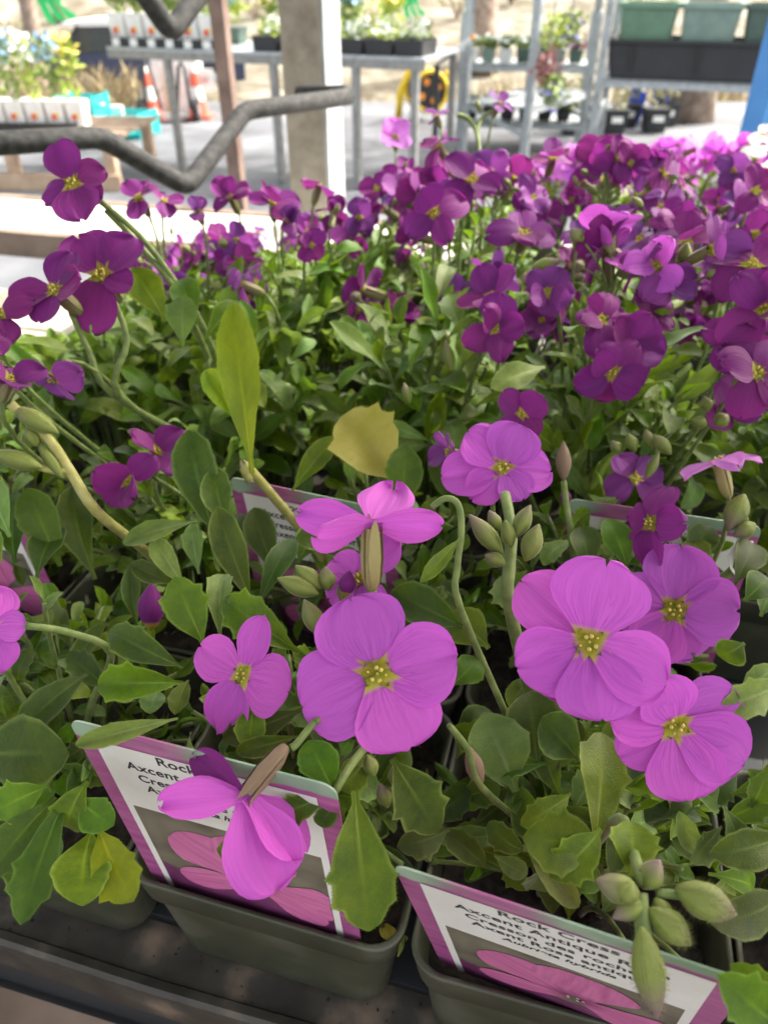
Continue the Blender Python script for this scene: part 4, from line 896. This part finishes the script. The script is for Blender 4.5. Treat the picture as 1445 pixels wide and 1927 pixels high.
# ---------------------------------------------------------------- pipes and posts behind the bench
def pipe_px(pts, wide, sub=5):
    P = [PD(*p) for p in pts]; out = [P[0]]
    for i in range(1, len(P) - 1):                     # round the bends
        a, b, c = P[i - 1], P[i], P[i + 1]; rb = wide * .65
        s = b + (a - b).normalized() * rb; e = b + (c - b).normalized() * rb
        out += bez(s, b, e, sub)
    return out + [P[-1]]
def pipe_thing(name, label, pts, rad):
    P = pipe_px(pts, rad * 2); t = thing(name, label, 'pipe', P[0]); c = t.location.copy()
    MB().tube([p - c for p in P], rad, 16).build('pipe', M['galv'], t, smooth=True); return t, P, c
t, P, c_ = pipe_thing('bent_pipe_rail', 'grey galvanised pipe rail bent down into a V and hooked over the square post', [(-260, 285, .52), (190, 258, .64), (352, 352, .70), (462, 208, .76), (655, 182, .86)], .0090)
MB().tube([P[-1] - c_, PD(650, 172, .905) - c_, PD(560, 176, .93) - c_], .0075, 10).build('hook_end', M['galv'], t, smooth=True)
pipe_thing('bent_pipe_rail', 'grey galvanised pipe rail whose V hangs above the lower one, over the white pots', [(60, -330, .56), (322, 62, .70), (640, -380, .82)], .0095)
def post_thing(name, label, px0, px1, dpt, wx, wy, mat, rz, ztop=2.2, zbot=0.0):
    c = PD((px0 + px1) / 2, 185, dpt); t = thing(name, label, 'post', (c.x, c.y, zbot), rz); return t, ztop - zbot
t, hh = post_thing('square_post', 'weathered grey square post with its sunlit side coloured pale, that the bent pipe hooks around', 550, 622, .97, .05, .05, 'postg', 0)
t.rotation_euler.z = radians(-20)
MB().box((0, 0, hh / 2), (.052, .05, hh)).build('face', M['postg'], t)
MB().box((.0285, .004, hh / 2), (.005, .052, hh)).build('lit_side_plate', M['zinc'], t)  # paler plate puts the post's sunlit side into the colour
t, hh = post_thing('brown_post', 'thin brown steel upright with a flat cross brace near its top', 408, 452, 1.35, .04, .03, 'brownpost', radians(-25))
MB().box((0, 0, hh / 2), (.028, .016, hh)).build('upright', M['brownpost'], t)
MB().bar((.0, .0, 1.213), (.20, -.05, 1.198), .01, .06).build('cross_brace', M['brownpost'], t)
# unseen roof added above the view to keep sun off the front plants
roof = thing('added_shade_roof', 'added board and slat sun blocker, out of view above the front of the plant bench', 'roof', (0, 0, 0))
for k in range(5): MB().box((.6, -.045 + .148 * k, 1.90), (4.0, .144, .02)).build('shade_board', M['wood'], roof)
slat = MB().box((0, 0, 0), (4.0, .012, .012)).mesh('shade_slat', M['wood'], False)
for k in range(5): inst('shade_slat', slat, roof, (.6, .640 + .028 * k, 1.90))
for sx in (-1.3, .6, 2.5): MB().box((sx, .33, 1.87), (.04, .92, .04)).build('shade_batten', M['wood'], roof)
for sx in (-1.3, 2.5): MB().box((sx, .10, .925), (.06, .06, 1.85)).build('shade_post', M['postg'], roof)

# ---------------------------------------------------------------- yard behind
def leaf_cloud(name, mat, parent, c, size, n, seed, leaf=.03, stems=0):
    r = random.Random(seed); mb = MB()
    for k in range(n):
        while True:
            p = Vector((r.uniform(-1, 1), r.uniform(-1, 1), r.uniform(-1, 1)))
            if p.length < 1: break
        p = Vector(c) + Vector((p.x * size[0], p.y * size[1], p.z * size[2])); d = Vector((r.uniform(-1, 1), r.uniform(-1, 1), r.uniform(-.2, 1))).normalized(); s = d.orthogonal().normalized() * leaf * .35; l_ = leaf * r.uniform(.6, 1.3)
        mb.add([p, p + d * l_ * .5 + s, p + d * l_, p + d * l_ * .5 - s], [(0, 1, 2, 3)])
    o = mb.build(name, mat, parent); o['kind'] = 'stuff'; return o
def pot_thing(loc, wd, ht, mat, label, group, name='potted_plant', foliage='foliage', fh=.15, seed=0, logo=True, bloom=None, tagp=True, rz=0.0):
    t = thing(name, label, 'potted plant', loc, rz, group)
    MB().rings([rsq(wd / 2 * .78, wd * .08, 0, 3), rsq(wd / 2, wd * .1, ht * .96, 3), rsq(wd / 2 * 1.04, wd * .1, ht, 3), rsq(wd / 2 * .9, wd * .1, ht * .97, 3)], True, True).build('pot', M[mat], t)
    if logo:
        MB().rings([[(wd * .15 * cos(a) - wd * .06, -wd * .475, ht * .45 + wd * .15 * sin(a)) for a in [k * pi / 5 for k in range(10)]], [(wd * .15 * cos(a) - wd * .06, -wd * .49, ht * .45 + wd * .15 * sin(a)) for a in [k * pi / 5 for k in range(10)]]], False, True).build('red_emblem', M['red'], t)
        MB().rings([[(wd * .10 * cos(a) + wd * .09, -wd * .475, ht * .52 + wd * .1 * sin(a)) for a in [k * pi / 5 for k in range(10)]], [(wd * .10 * cos(a) + wd * .09, -wd * .485, ht * .52 + wd * .1 * sin(a)) for a in [k * pi / 5 for k in range(10)]]], False, True).build('yellow_emblem', M['yellow'], t)
    if foliage: leaf_cloud('foliage', M[foliage], t, (0, 0, ht + fh * .5), (wd * .55, wd * .55, fh * .6), 90, seed, .05)
    if bloom: leaf_cloud('blooms', M[bloom], t, (0, 0, ht + fh * .85), (wd * .5, wd * .5, fh * .3), 45, seed + 1, .045)
    return t
def table(label, fl, fr, z, deep, legs, mat='zinc', name='metal_table', thick=.05):
    a, b = PZ(*fl, z), PZ(*fr, z); d = b - a; L = d.length; rz = math.atan2(d.y, d.x)
    t = thing(name, label, 'table', (a.x, a.y, 0), rz)
    MB().box((L / 2, deep / 2, z - thick * .15), (L, deep, thick * .3)).build('tabletop', M[mat], t)
    MB().box((L / 2, .012, z - thick * .8), (L, .02, thick)).build('apron', M['zincd'], t)
    for f, yy in legs: MB().box((L * f, yy, (z - .02) / 2), (.045, .045, z - .04)).build('leg', M['zincd'], t)
    return t, Vector((a.x, a.y, 0)), d.normalized(), Vector((-sin(rz), cos(rz), 0)), L, rz
T1 = table('long zinc table carrying white square pots in black trays', (200, 88), (800, 110), .78, .85, [(.20, .03), (.20, .8), (.55, .03), (.55, .8), (.80, .03), (.97, .03), (.97, .8)])
_, a, e, nrm, L, rz = T1
def tray(loc, rz, L_, W_, label, h=.06):
    t = thing('black_tray', label, 'tray', loc, rz, 'black nursery trays')
    MB().rings([rsq(W_ / 2 * .94, .01, 0, 2, L_ / 2 * .97), rsq(W_ / 2, .01, h, 2, L_ / 2), rsq(W_ / 2 * .96, .01, h, 2, L_ / 2 * .98), rsq(W_ / 2 * .92, .01, .008, 2, L_ / 2 * .95)], True, True).build('tray', M['blackp'], t); return t
tray(a + e * .42 + nrm * .14 + Vector((0, 0, .776)), rz, .88, .20, 'black tray under the white pots at the left end of the zinc table')
for k in range(6):
    pot_thing(a + e * (.06 + .145 * k) + nrm * .13 + Vector((0, 0, .79)), .135, .185, 'whitep', 'white square pot with red and yellow emblem on the long zinc table', 'white pots on the zinc table', seed=k, fh=.16, rz=rz)
    MB().box((0, 0, 0), (.06, .004, .045)).build('white_label', M['whitep'], None, a + e * (.065 + .145 * k) + nrm * .033 + Vector((0, 0, .808)), (0, 0, rz)); o = bpy.context.scene.objects[-1] if False else None
for o in [o for o in sc.objects if o.name.split('.')[0] == 'white_label']: tag(o, 'small white label clipped to the black tray on the zinc table', 'label', 'labels on the zinc table tray')
for k in range(6):
    f = .52 + .085 * k
    tray(a + e * (L * f) + nrm * .2 + Vector((0, 0, .776)), rz, .18, .3, 'black tray of small mixed seedlings on the right half of the zinc table', .09)
    g = thing('seedling_clump', 'small mixed seedlings with pale blooms filling a black tray', 'seedlings', a + e * (L * f) + nrm * .2 + Vector((0, 0, .79)), rz, 'seedling clumps on the zinc table')
    leaf_cloud('foliage', M['foliage' if k % 2 else 'foliage_lime'], g, (0, 0, .10), (.09, .14, .07), 120, k, .035); leaf_cloud('blooms', M['bloom_white'], g, (0, 0, .12), (.085, .14, .06), 60, 50 + k, .035)
# low pallet stand at the left
c0 = PZ(75, 246, .33); rzl = radians(-4)
stand = thing('pallet_stand', 'low wooden pallet stand below the white emblem pots beside teal crates', 'pallet', (c0.x - .15, c0.y + .25, 0), rzl)
for k in range(5): MB().box((0, -.40 + .2 * k, .312), (1.5, .12, .022)).build('deck_board', M['pallet'], stand)
for k in range(3):
    for q in (-1, 1): MB().box((-.68 + .68 * k, .38 * q, .15), (.07, .07, .30)).build('block', M['pallet'], stand)
MB().box((0, -.44, .05), (1.5, .03, .10)).build('bottom_board', M['pallet'], stand)
ez = Vector((cos(rzl), sin(rzl), 0))
tray(Vector((c0.x - .12, c0.y + .08, .3235)), rzl, .80, .22, 'black tray on the low pallet stand at the teal crates')
for k in range(6):
    pot_thing(Vector((c0.x, c0.y, .335)) + ez * (-.42 + .139 * k) + Vector((0, .06, 0)), .128, .175, 'whitep', 'white square pot with red and yellow emblem and tall foliage on the low pallet stand', 'white pots on the pallet stand', foliage='foliage_lime' if k % 2 else 'foliage', fh=.34, seed=30 + k, bloom=('bloom_blue', 'bloom_yellow', 'bloom_blue', 'bloom_white')[k % 4], rz=rzl)
def crate(loc, rz, L_, W_, H_, label):
    t = thing('teal_crate', label, 'crate', loc, rz, 'teal plastic crates')
    for s in (-1, 1):
        for k in range(4): MB().box((0, s * W_ / 2, H_ * (.14 + .24 * k)), (L_, .012, H_ * .17)).build('side_slat', M['teal'], t); MB().box((s * L_ / 2, 0, H_ * (.14 + .24 * k)), (.012, W_, H_ * .17)).build('end_slat', M['teal'], t)
        for q in (-1, 1): MB().box((s * L_ / 2, q * W_ / 2, H_ / 2), (.03, .03, H_)).build('corner_post', M['teal'], t)
    MB().box((0, 0, .01), (L_ * .97, W_ * .97, .015)).build('bottom', M['teal'], t); return t
p = PZ(236, 262, 0); crate(Vector((p.x, p.y + .2, 0)), radians(-12), .36, .36, .2, 'teal slatted crate on the ground holding white cartons')
p = PD(160, 215, 6.3); crate(Vector((p.x, p.y, .02)), radians(-6), .30, .3, .36, 'tall teal slatted crate behind the white emblem pots')
for k, (x, y, sx, sz) in enumerate(((196, 210, .10, .2), (225, 215, .15, .13))):
    p = PZ(236, 262, 0); q = PD(x, y, 6.75); t = thing('white_carton', ['narrow white carton standing in the teal crate', 'wide white carton tipped in the teal crate'][k], 'carton', (q.x, p.y + .2, .10), radians(-12 + 20 * k))
    MB().box((0, 0, sz / 2), (sx, .08, sz)).build('box', M['whitep'], t); MB().box((0, 0, sz + .002), (sx * 1.03, .083, .008)).build('lid', M['whitep'], t)
# cones, bins and a plate by the handcart
def cone(loc, label):
    t = thing('traffic_cone', label, 'traffic cone', loc, 0, 'red and white traffic cones')
    MB().box((0, 0, .015), (.26, .26, .03)).build('base', M['conered'], t)
    prof = [(.10, .03), (.078, .16), (.055, .28), (.035, .40), (.02, .46)]
    for i, (m_) in enumerate(('conered', 'whitep', 'conered', 'whitep')):
        (r0, z0), (r1, z1) = prof[i], prof[i + 1]
        MB().rings([[(r0 * cos(pi * k / 6), r0 * sin(pi * k / 6), z0) for k in range(12)], [(r1 * cos(pi * k / 6), r1 * sin(pi * k / 6), z1) for k in range(12)]], False, i == 3).build('band', M[m_], t)
    return t
p = PZ(287, 222, 0); cone(Vector((p.x, p.y, 0)), 'red and white traffic cone beside the white bins'); p = PZ(376, 222, 0); cone(Vector((p.x, p.y, 0)), 'red and white traffic cone under the white plate')
p = PZ(322, 228, 0)
cart = thing('hand_cart', 'grey two-wheeled hand cart with tube frame standing by the white bins', 'cart', (p.x, p.y, 0))
for s in (-1, 1): 
    MB().tube([(s * .22, -.02, .10), (s * .20, .02, .45), (s * .17, .04, .50), (s * .14, .02, .45), (s * .08, 0, .1)], .018, 8).build('side_tube', M['dark'], cart, smooth=True)
    w_ = MB().tube([(s * .27 - .025, 0, .10), (s * .27 + .025, 0, .10)], .10, 16).build('wheel', M['tyre'], cart); MB().tube([(s * .27 - .03, 0, .10), (s * .27 + .03, 0, .10)], .045, 12).build('hub', M['zincd'], w_)
MB().box((0, -.05, .06), (.42, .2, .012)).build('toe_plate', M['zincd'], cart)
for k, (x, h_) in enumerate(((318, .62), (352, .52))):
    p = PZ(x, 215, 0); t = thing('white_bin', ['tall white lidded bin behind the table leg', 'short white lidded bin under the white plate'][k], 'bin', (p.x, p.y + .25, 0))
    MB().rings([rsq(.12, .02, 0), rsq(.15, .02, h_)], True, True).build('body', M['whitep'], t); MB().rings([rsq(.16, .02, h_ + .002), rsq(.16, .02, h_ + .03), rsq(.14, .02, h_ + .04)], True, True).build('lid', M['whitep'], t)
p = PD(377, 150, 7.4); sg = thing('notice_plate', 'small white plate with faint grey print on a post behind the brown upright', 'sign', (p.x, p.y, 0))
MB().box((0, 0, p.z), (.27, .01, .19)).build('plate', M['whitep'], sg); MB().box((0, .02, p.z / 2), (.03, .03, p.z)).build('post', M['zincd'], sg)
for k in range(6): MB().tube([(-.10 + .035 * k + .014 * cos(a), -.007, p.z + .02 * sin(a)) for a in [q * pi / 6 for q in range(11)]], .004, 4).build('print_mark', M['zincd'], sg)
# white car far behind
p = PD(190, 62, 16.0)
car = thing('parked_car', 'white car with dark windows parked far behind the emblem pots', 'car', (p.x, p.y, gz(p.y)), radians(8))
def side_prof(pr, wd, name, mat, inset=0): 
    a_ = [(x, -wd / 2, z) for x, z in pr]; b_ = [(x, wd / 2, z) for x, z in pr]; return MB().rings([a_, b_], True, True).build(name, M[mat], car)
side_prof([(-1.0, .35), (-1.0, .78), (-.85, .86), (2.9, .88), (3.0, .7), (3.0, .35)], 1.7, 'body', 'navy')
side_prof([(-.80, .87), (-.30, 1.34), (1.6, 1.36), (2.3, .87)], 1.5, 'window', 'carglass')
side_prof([(-.72, 1.34), (-.6, 1.40), (-.1, 1.45), (1.4, 1.45), (1.75, 1.37), (1.6, 1.345), (-.4, 1.335)], 1.56, 'roof', 'carwhite')
for x in (-.55, .55, 1.6): MB().bar((x - .22 if x < 0 else x, -.77, .88), (x + .25 if x < 0 else x, -.765, 1.36), .05, .05).build('pillar', M['dark'], car)
for x in (-.3, 2.3):
    for s in (-1, 1): w_ = MB().tube([(x, s * .87, .32), (x, s * .70, .32)], .32, 20).build('wheel', M['tyre'], car); MB().tube([(x, s * .88, .32), (x, s * .72, .32)], .19, 14).build('rim', M['zinc'], w_)
# hose reel, tube with orange tip
p = PZ(800, 225, 0); hr = thing('hose_reel', 'yellow framed hose reel with black drum standing on the asphalt', 'hose reel', (p.x, p.y, 0), radians(15))
MB().tube([(0, -.12, .26), (0, .12, .26)], .16, 18).build('drum', M['blackp'], hr)
for s in (-1, 1): MB().tube([(.17 * cos(a), s * .14, .26 + .17 * sin(a)) for a in [k * pi / 10 for k in range(21)]], .02, 6, False).build('flange', M['yellow'], hr, smooth=True)
MB().tube([(-.28, 0, .02), (-.26, 0, .25), (-.18, 0, .42), (-.05, 0, .50)], .035, 8).build('frame', M['yellow'], hr, smooth=True)
MB().tube([(.22, -.1, .02), (.22, -.1, .35), (.16, -.1, .42)], .025, 8).build('frame', M['yellow'], hr, smooth=True)
for a in (.4, 2.0, 3.6, 5.2): MB().rings([[(.09 * cos(a) + .035 * cos(k), -.125 - .01 * q, .26 + .09 * sin(a) + .035 * sin(k)) for k in range(6)] for q in (0, 1)], False, True).build('bolt_cover', M['orange'], hr)
p1, p2 = PD(822, 122, 5.2), PD(888, 72, 5.0); st = thing('marker_stick', 'white stick with an orange tip leaning up beyond the zinc table', 'stick', PD(820, 210, 5.3))
c = st.location.copy(); MB().tube([p1 - c, p2 - c], .016, 8).build('shaft', M['whitep'], st); MB().tube([p2 - c, p2 + (p2 - p1) * .06 - c], .018, 8).build('tip', M['orange'], st); MB().tube([p1 - c, (0, 0, 0), (0, 0, -c.z)], .02, 8).build('holder', M['dark'], st)
# ribbons hanging in the yard
for k, (x, y, d) in enumerate(((88, 10, 3.6), (768, 12, 5.4))):
    c = PD(x, y, d); t = thing('green_ribbon', ['bright green ribbon hanging near the bare sapling', 'bright green ribbon hanging over the seedling trays'][k], 'ribbon', c)
    for q in range(3):
        x0 = -.05 + .035 * q; MB().add([(x0, .01 * q, .5), (x0 + .045, .012 * q, .5), (x0 + .05, .01, .0), (x0 + .075 + .02 * q, .02, -.085 + .02 * q), (x0 + .03 + .02 * q, .01, -.06), (x0, 0, .05)], [(0, 1, 2, 5), (5, 2, 3, 4)]).build('strip', M['gflag'], t)
    MB().tube([(0, .01, .5), (0, .01, .9)], .004, 5).build('cord', M['whitep'], t)
# ---- racks on the right
def shelf_rack(label, fl, fr, z, deep, zs, H, name='shelf_rack', posts=(0, 1)):
    a, b = PZ(*fl, z), PZ(*fr, z); d = b - a; L = d.length; rz = math.atan2(d.y, d.x); t = thing(name, label, 'shelf rack', (a.x, a.y, 0), rz)
    for zz in zs:
        MB().box((L / 2, deep / 2, zz - .012), (L, deep, .012)).build('shelf', M['zinc'], t); MB().box((L / 2, .006, zz - .03), (L, .012, .05)).build('shelf_lip', M['zinc'], t)
    for f in posts:
        for yy in (0, deep):
            g = MB(); g.box((L * f, yy, H / 2), (.05, .012, H)); g.box((L * f - .022, yy + .02, H / 2), (.008, .05, H)); pst = g.build('post', M['zinc'], t)
            for q in range(4): MB().box((L * f, yy - .0075, .25 + .25 * q), (.012, .004, .05)).build('slot', M['zincd'], pst)
    for f in posts: MB().bar((L * f, 0, .25), (L * f, deep, .42), .02, .03).build('brace', M['zinc'], t)
    return t, Vector((a.x, a.y, 0)), d.normalized(), Vector((-sin(rz), cos(rz), 0)), L, rz
_, a, e, nrm, L, rz = shelf_rack('galvanised rack bearing green tubs in a long black trough', (1128, 146), (1700, 168), .62, .6, (.62,), 1.35)
tr = thing('black_trough', 'long deep black trough on the galvanised rack under the green tubs', 'trough', a + e * (L / 2) + nrm * .28 + Vector((0, 0, .621)), rz)
MB().rings([rsq(.24, .02, 0, 2, L * .47), rsq(.25, .02, .195, 2, L * .49), rsq(.275, .02, .20, 2, L * .497), rsq(.275, .02, .22, 2, L * .497), rsq(.25, .02, .22, 2, L * .485), rsq(.24, .02, .12, 2, L * .47)], True, True).build('trough', M['blackp'], tr)
for q in range(4): MB().box((-L * .4 + L * .23 * q, -.25, .12), (.03, .02, .15)).build('rib', M['tyre'], tr)
for k, (mt, lb) in enumerate((('greentub', 'sage green tub at the post end of the black trough'), ('greyt', 'grey-green tub next to the sage one in the black trough'), ('greentub2', 'dark green tub nearest the blue post in the black trough'), ('greentub2', 'dark green tub beyond the blue post in the black trough'))):
    t = thing('square_tub', lb, 'tub', a + e * (.24 + .385 * k) + nrm * .22 + Vector((0, 0, .745)), rz)
    MB().rings([rsq(.15, .02, 0, 3), rsq(.175, .02, .26, 3)], True, False).build('body', M[mt], t); MB().rings([rsq(.176, .02, .262, 3), rsq(.19, .02, .264, 3), rsq(.19, .02, .295, 3), rsq(.165, .02, .295, 3), rsq(.15, .02, .12, 3)], False, True).build('rim', M[mt], t)
_, a2, e2, nrm2, L2, rz2 = shelf_rack('low galvanised rack with small potted seedlings beyond the hose reel', (865, 118), (1120, 122), .62, .5, (.62, .22), .95, posts=(.02, .55, .98))
for k in range(7):
    pot_thing(a2 + e2 * (.08 + .135 * k) + nrm2 * .12 + Vector((0, 0, .622)), .11, .09, ('whitep', 'greyt', 'whitep', 'greentub2', 'greentub2', 'greyt', 'greentub2')[k], ('small %s pot on the upper shelf of the low galvanised rack' % ('white', 'grey-green', 'white', 'dark green', 'dark green', 'grey-green', 'dark green')[k]), 'seedling pots on the low rack', foliage='foliage_red' if k == 6 else 'foliage', fh=.06, seed=70 + k, logo=False, bloom='bloom_white', rz=rz2)
for k in range(6):
    pot_thing(a2 + e2 * (.10 + .15 * k) + nrm2 * .12 + Vector((0, 0, .222)), .12, .08, 'blackp', 'small black pot on the bottom shelf of the low galvanised rack', 'black seedling pots on the low rack', foliage='foliage', fh=.06, seed=90 + k, logo=False, bloom='bloom_white', rz=rz2)
t, a3, e3, nrm3, L3, rz3 = shelf_rack('tall open galvanised rack frame standing left of the black trough', (1000, 200), (1110, 168), .45, .5, (.45, 1.1), 1.9, posts=(0, 1))
for k, (x, y, m_) in enumerate(((1040, 60, 'foliage_lime'), (1075, 50, 'foliage'), (1030, 130, 'foliage_red'), (1040, 175, 'foliage'))):
    c = PD(x, y, 4.9); t = thing('hanging_plant', ['lime green trailing plant on the tall rack frame', 'green trailing plant with violet blooms on the tall rack frame', 'dark red leaved plant on the tall rack frame', 'green plant with violet spikes low on the tall rack frame'][k], 'plant', c)
    leaf_cloud('foliage', M[m_], t, (0, 0, 0), (.09, .09, .10), 110, 200 + k, .05)
    if k in (1, 3): leaf_cloud('blooms', M['bloom_violet'], t, (0, 0, -.03), (.08, .08, .09), 40, 220 + k, .04)
    MB().tube([(0, .02, .0), (0, .02, .25)], .006, 5).build('hanger', M['zincd'], t)
# black pots of olive shrubs on the ground under the rack
for k in range(6):
    p = PZ(1075 + 38 * k, 252 - 1 * k, 0)
    t = pot_thing(Vector((p.x, p.y + .3 * (k % 2), 0)), .22, .20, 'blackp', 'black pot of straggly olive shrub with white label under the black trough', 'black shrub pots under the trough', foliage='foliage_olive', fh=.32, seed=120 + k, logo=False)
    MB().box((0, -.108, .12), (.10, .006, .05)).build('white_label', M['whitep'], t)
for k, x in enumerate((1190, 1232)):
    p = PZ(x, 232, 0); t = thing('blue_pot', ['narrow blue pot half hidden by olive shrubs', 'tall bright blue pot at the end of the olive shrubs'][k], 'pot', (p.x, p.y, 0))
    MB().rings([[(r_ * cos(pi * q / 8), r_ * sin(pi * q / 8), z_) for q in range(16)] for r_, z_ in ((.06, 0), (.09, .30), (.10, .31), (.10, .34), (.08, .34), (.07, .2))], True, True).build('body', M['bluep'], t)
    leaf_cloud('foliage', M['foliage'], t, (0, 0, .36), (.08, .08, .05), 40, 140 + k, .04)
c = PD(1446, 185, 1.5); bp = thing('blue_post', 'bright blue square post slanting beside the black trough', 'post', (c.x, c.y, 0), radians(20))
MB().box((0, 0, 1.1), (.055, .055, 2.2)).build('shaft', M['blue'], bp); MB().box((0, 0, .005), (.12, .12, .01)).build('base_plate', M['blue'], bp)
# trees and straw
def trunk_thing(x, ybase, dpt, rad, H, label, lean=0.0):
    g = PD(x, ybase, dpt); z0 = gz(g.y) if g.y < 17 else bank_z(g.x, g.y)
    t = thing('tree', label, 'tree', (g.x, g.y, z0 - .05)); r = random.Random(int(x))
    pts = [(lean * k + .03 * r.uniform(-1, 1), .03 * r.uniform(-1, 1), H * k / 7) for k in range(8)]
    MB().tube(pts, [rad * (1.35 if k == 0 else 1.0) * (1 - .05 * k) for k in range(8)], 12).build('trunk', M['bark'], t, smooth=True)
    mb = MB()
    for k in range(7):
        b = Vector(pts[3 + k % 5]); a_ = k * 2.4; mb.tube([b, b + Vector((cos(a_) * .8, sin(a_) * .8, .6)), b + Vector((cos(a_) * 1.5, sin(a_) * 1.5, 1.6))], rad * .3, 6, True, rad * .08)
    mb.build('limbs', M['bark'], t, smooth=True); leaf_cloud('crown', M['straw'], t, (0, 0, H), (1.6, 1.6, 1.4), 260, int(x), .14); return t
trunk_thing(1290, 226, 7.4, .20, 4.2, 'thick brown tree trunk seen below the black trough')
trunk_thing(900, 60, 16.5, .36, 6.5, 'tall grey-brown trunk beyond the low galvanised rack', .03)
trunk_thing(52, 75, 13.5, .16, 5.0, 'thin bare sapling behind the green ribbon', .05)
trunk_thing(120, 60, 19, .12, 5.0, 'slender leaning trunk on the bank behind the white car', -.1)
def tuft(x, y, d, n, H, label, wd=.25, mat='straw'):
    c = PD(x, y, d); c.z = gz(c.y) if c.y < 17 else bank_z(c.x, c.y)
    t = thing('dry_grass_clump', label, 'grass clump', c, 0, 'dry grass clumps'); r = random.Random(int(x + y)); mb = MB()
    for k in range(n):
        b = Vector((r.gauss(0, wd), r.gauss(0, wd), 0)); tip = b + Vector((r.gauss(0, .22), r.gauss(0, .22), H * r.uniform(.6, 1.1))); s = Vector((.012, r.uniform(-.01, .01), 0)); m_ = b.lerp(tip, .6) + Vector((0, 0, .05))
        mb.add([b - s, b + s, m_ + s * .7, tip, m_ - s * .7], [(0, 1, 2, 4), (4, 2, 3)])
    o = mb.build('blades', M[mat], t); o['kind'] = 'stuff'
for a_ in [(95, 130, 10.5, 160, .8, 'straw coloured grass clump behind the white emblem pots', .4), (215, 205, 8.0, 120, .42, 'straw coloured grass clump behind the teal crate', .3), (470, 110, 11.5, 160, .5, 'straw coloured grass clump between brown upright and square post', .8), (560, 100, 12, 160, .5, 'straw coloured grass clump behind the square post', .8),
           (690, 110, 11, 160, .6, 'straw coloured grass clump behind the zinc table end', .5), (960, 130, 10, 180, .6, 'straw coloured grass clump behind the low rack', .6), (1290, 60, 10.0, 200, .8, 'tall straw coloured grass clump behind the green tubs', .5), (1400, 60, 10.2, 200, .8, 'tall straw coloured grass clump behind the blue post', .4)]: tuft(*a_[:6], wd=a_[6])

for k, (x, y, d, m_) in enumerate(((30, 60, 15, 'foliage_olive'), (150, 20, 21, 'foliage'), (480, 40, 19, 'foliage_olive'), (600, 20, 20, 'foliage'), (680, 30, 17, 'foliage_lime'), (860, 40, 19, 'foliage_olive'), (960, 30, 20, 'foliage'), (1200, 20, 18, 'foliage_olive'))):
    c = PD(x, y, d); z0 = gz(c.y) if c.y < 17 else bank_z(c.x, c.y)
    t = thing('shrub', 'loose %s shrub on the bank %s' % (('olive', 'green', 'olive', 'green', 'lime green', 'olive', 'green', 'olive')[k], ('behind the bare sapling', 'behind the white car', 'seen past the brown upright', 'behind the square post', 'behind the seedling trays', 'beside the tall grey-brown trunk', 'beyond the low rack', 'beyond the green tubs')[k]), 'shrub', (c.x, c.y, z0))
    for q in range(5): MB().tube([(0, 0, 0), (.25 * cos(q * 1.3), .25 * sin(q * 1.3), .5), (.5 * cos(q * 1.3 + .3), .5 * sin(q * 1.3 + .3), 1.1)], .025, 5, True, .008).build('branch', M['bark'], t)
    leaf_cloud('foliage', M[m_], t, (0, 0, .75), (.8, .7, .65), 380, 300 + k, .11)
a, e, nrm, L, rz = T1[1:]
for k in range(7):
    pot_thing(a + e * (.10 + .30 * k) + nrm * .55 + Vector((0, 0, .783)), .15, .10, ('greyt', 'blackp', 'greentub2')[k % 3], '%s pot of leafy seedlings at the back of the zinc table' % ('grey-green', 'black', 'dark green')[k % 3], 'seedling pots at the back of the zinc table', foliage=('foliage_lime', 'foliage')[k % 2], fh=.20, seed=400 + k, logo=False, bloom=('bloom_yellow', 'bloom_white', 'bloom_blue')[k % 3], rz=rz)
cr = random.Random(3); mb = MB()
for k in range(90):                                   # spilled compost on the rail and between the pots
    x = cr.uniform(-.16, .10); y = fy + cr.choice((cr.uniform(.006, .022), cr.uniform(.006, .03))); z = .9037; r_ = cr.uniform(.0002, .0006)
    mb.box((x, y, z + r_ * .4), (r_ * 2, r_ * cr.uniform(.8, 2), r_), Quaternion((0, 0, 1), cr.uniform(0, 3)), .6)
o = mb.build('compost_crumbs', M['soil'], None, bench.location, (0, 0, YAW)); tag(o, 'dark compost crumbs spilled along the steel front rail', 'compost', kind='stuff')
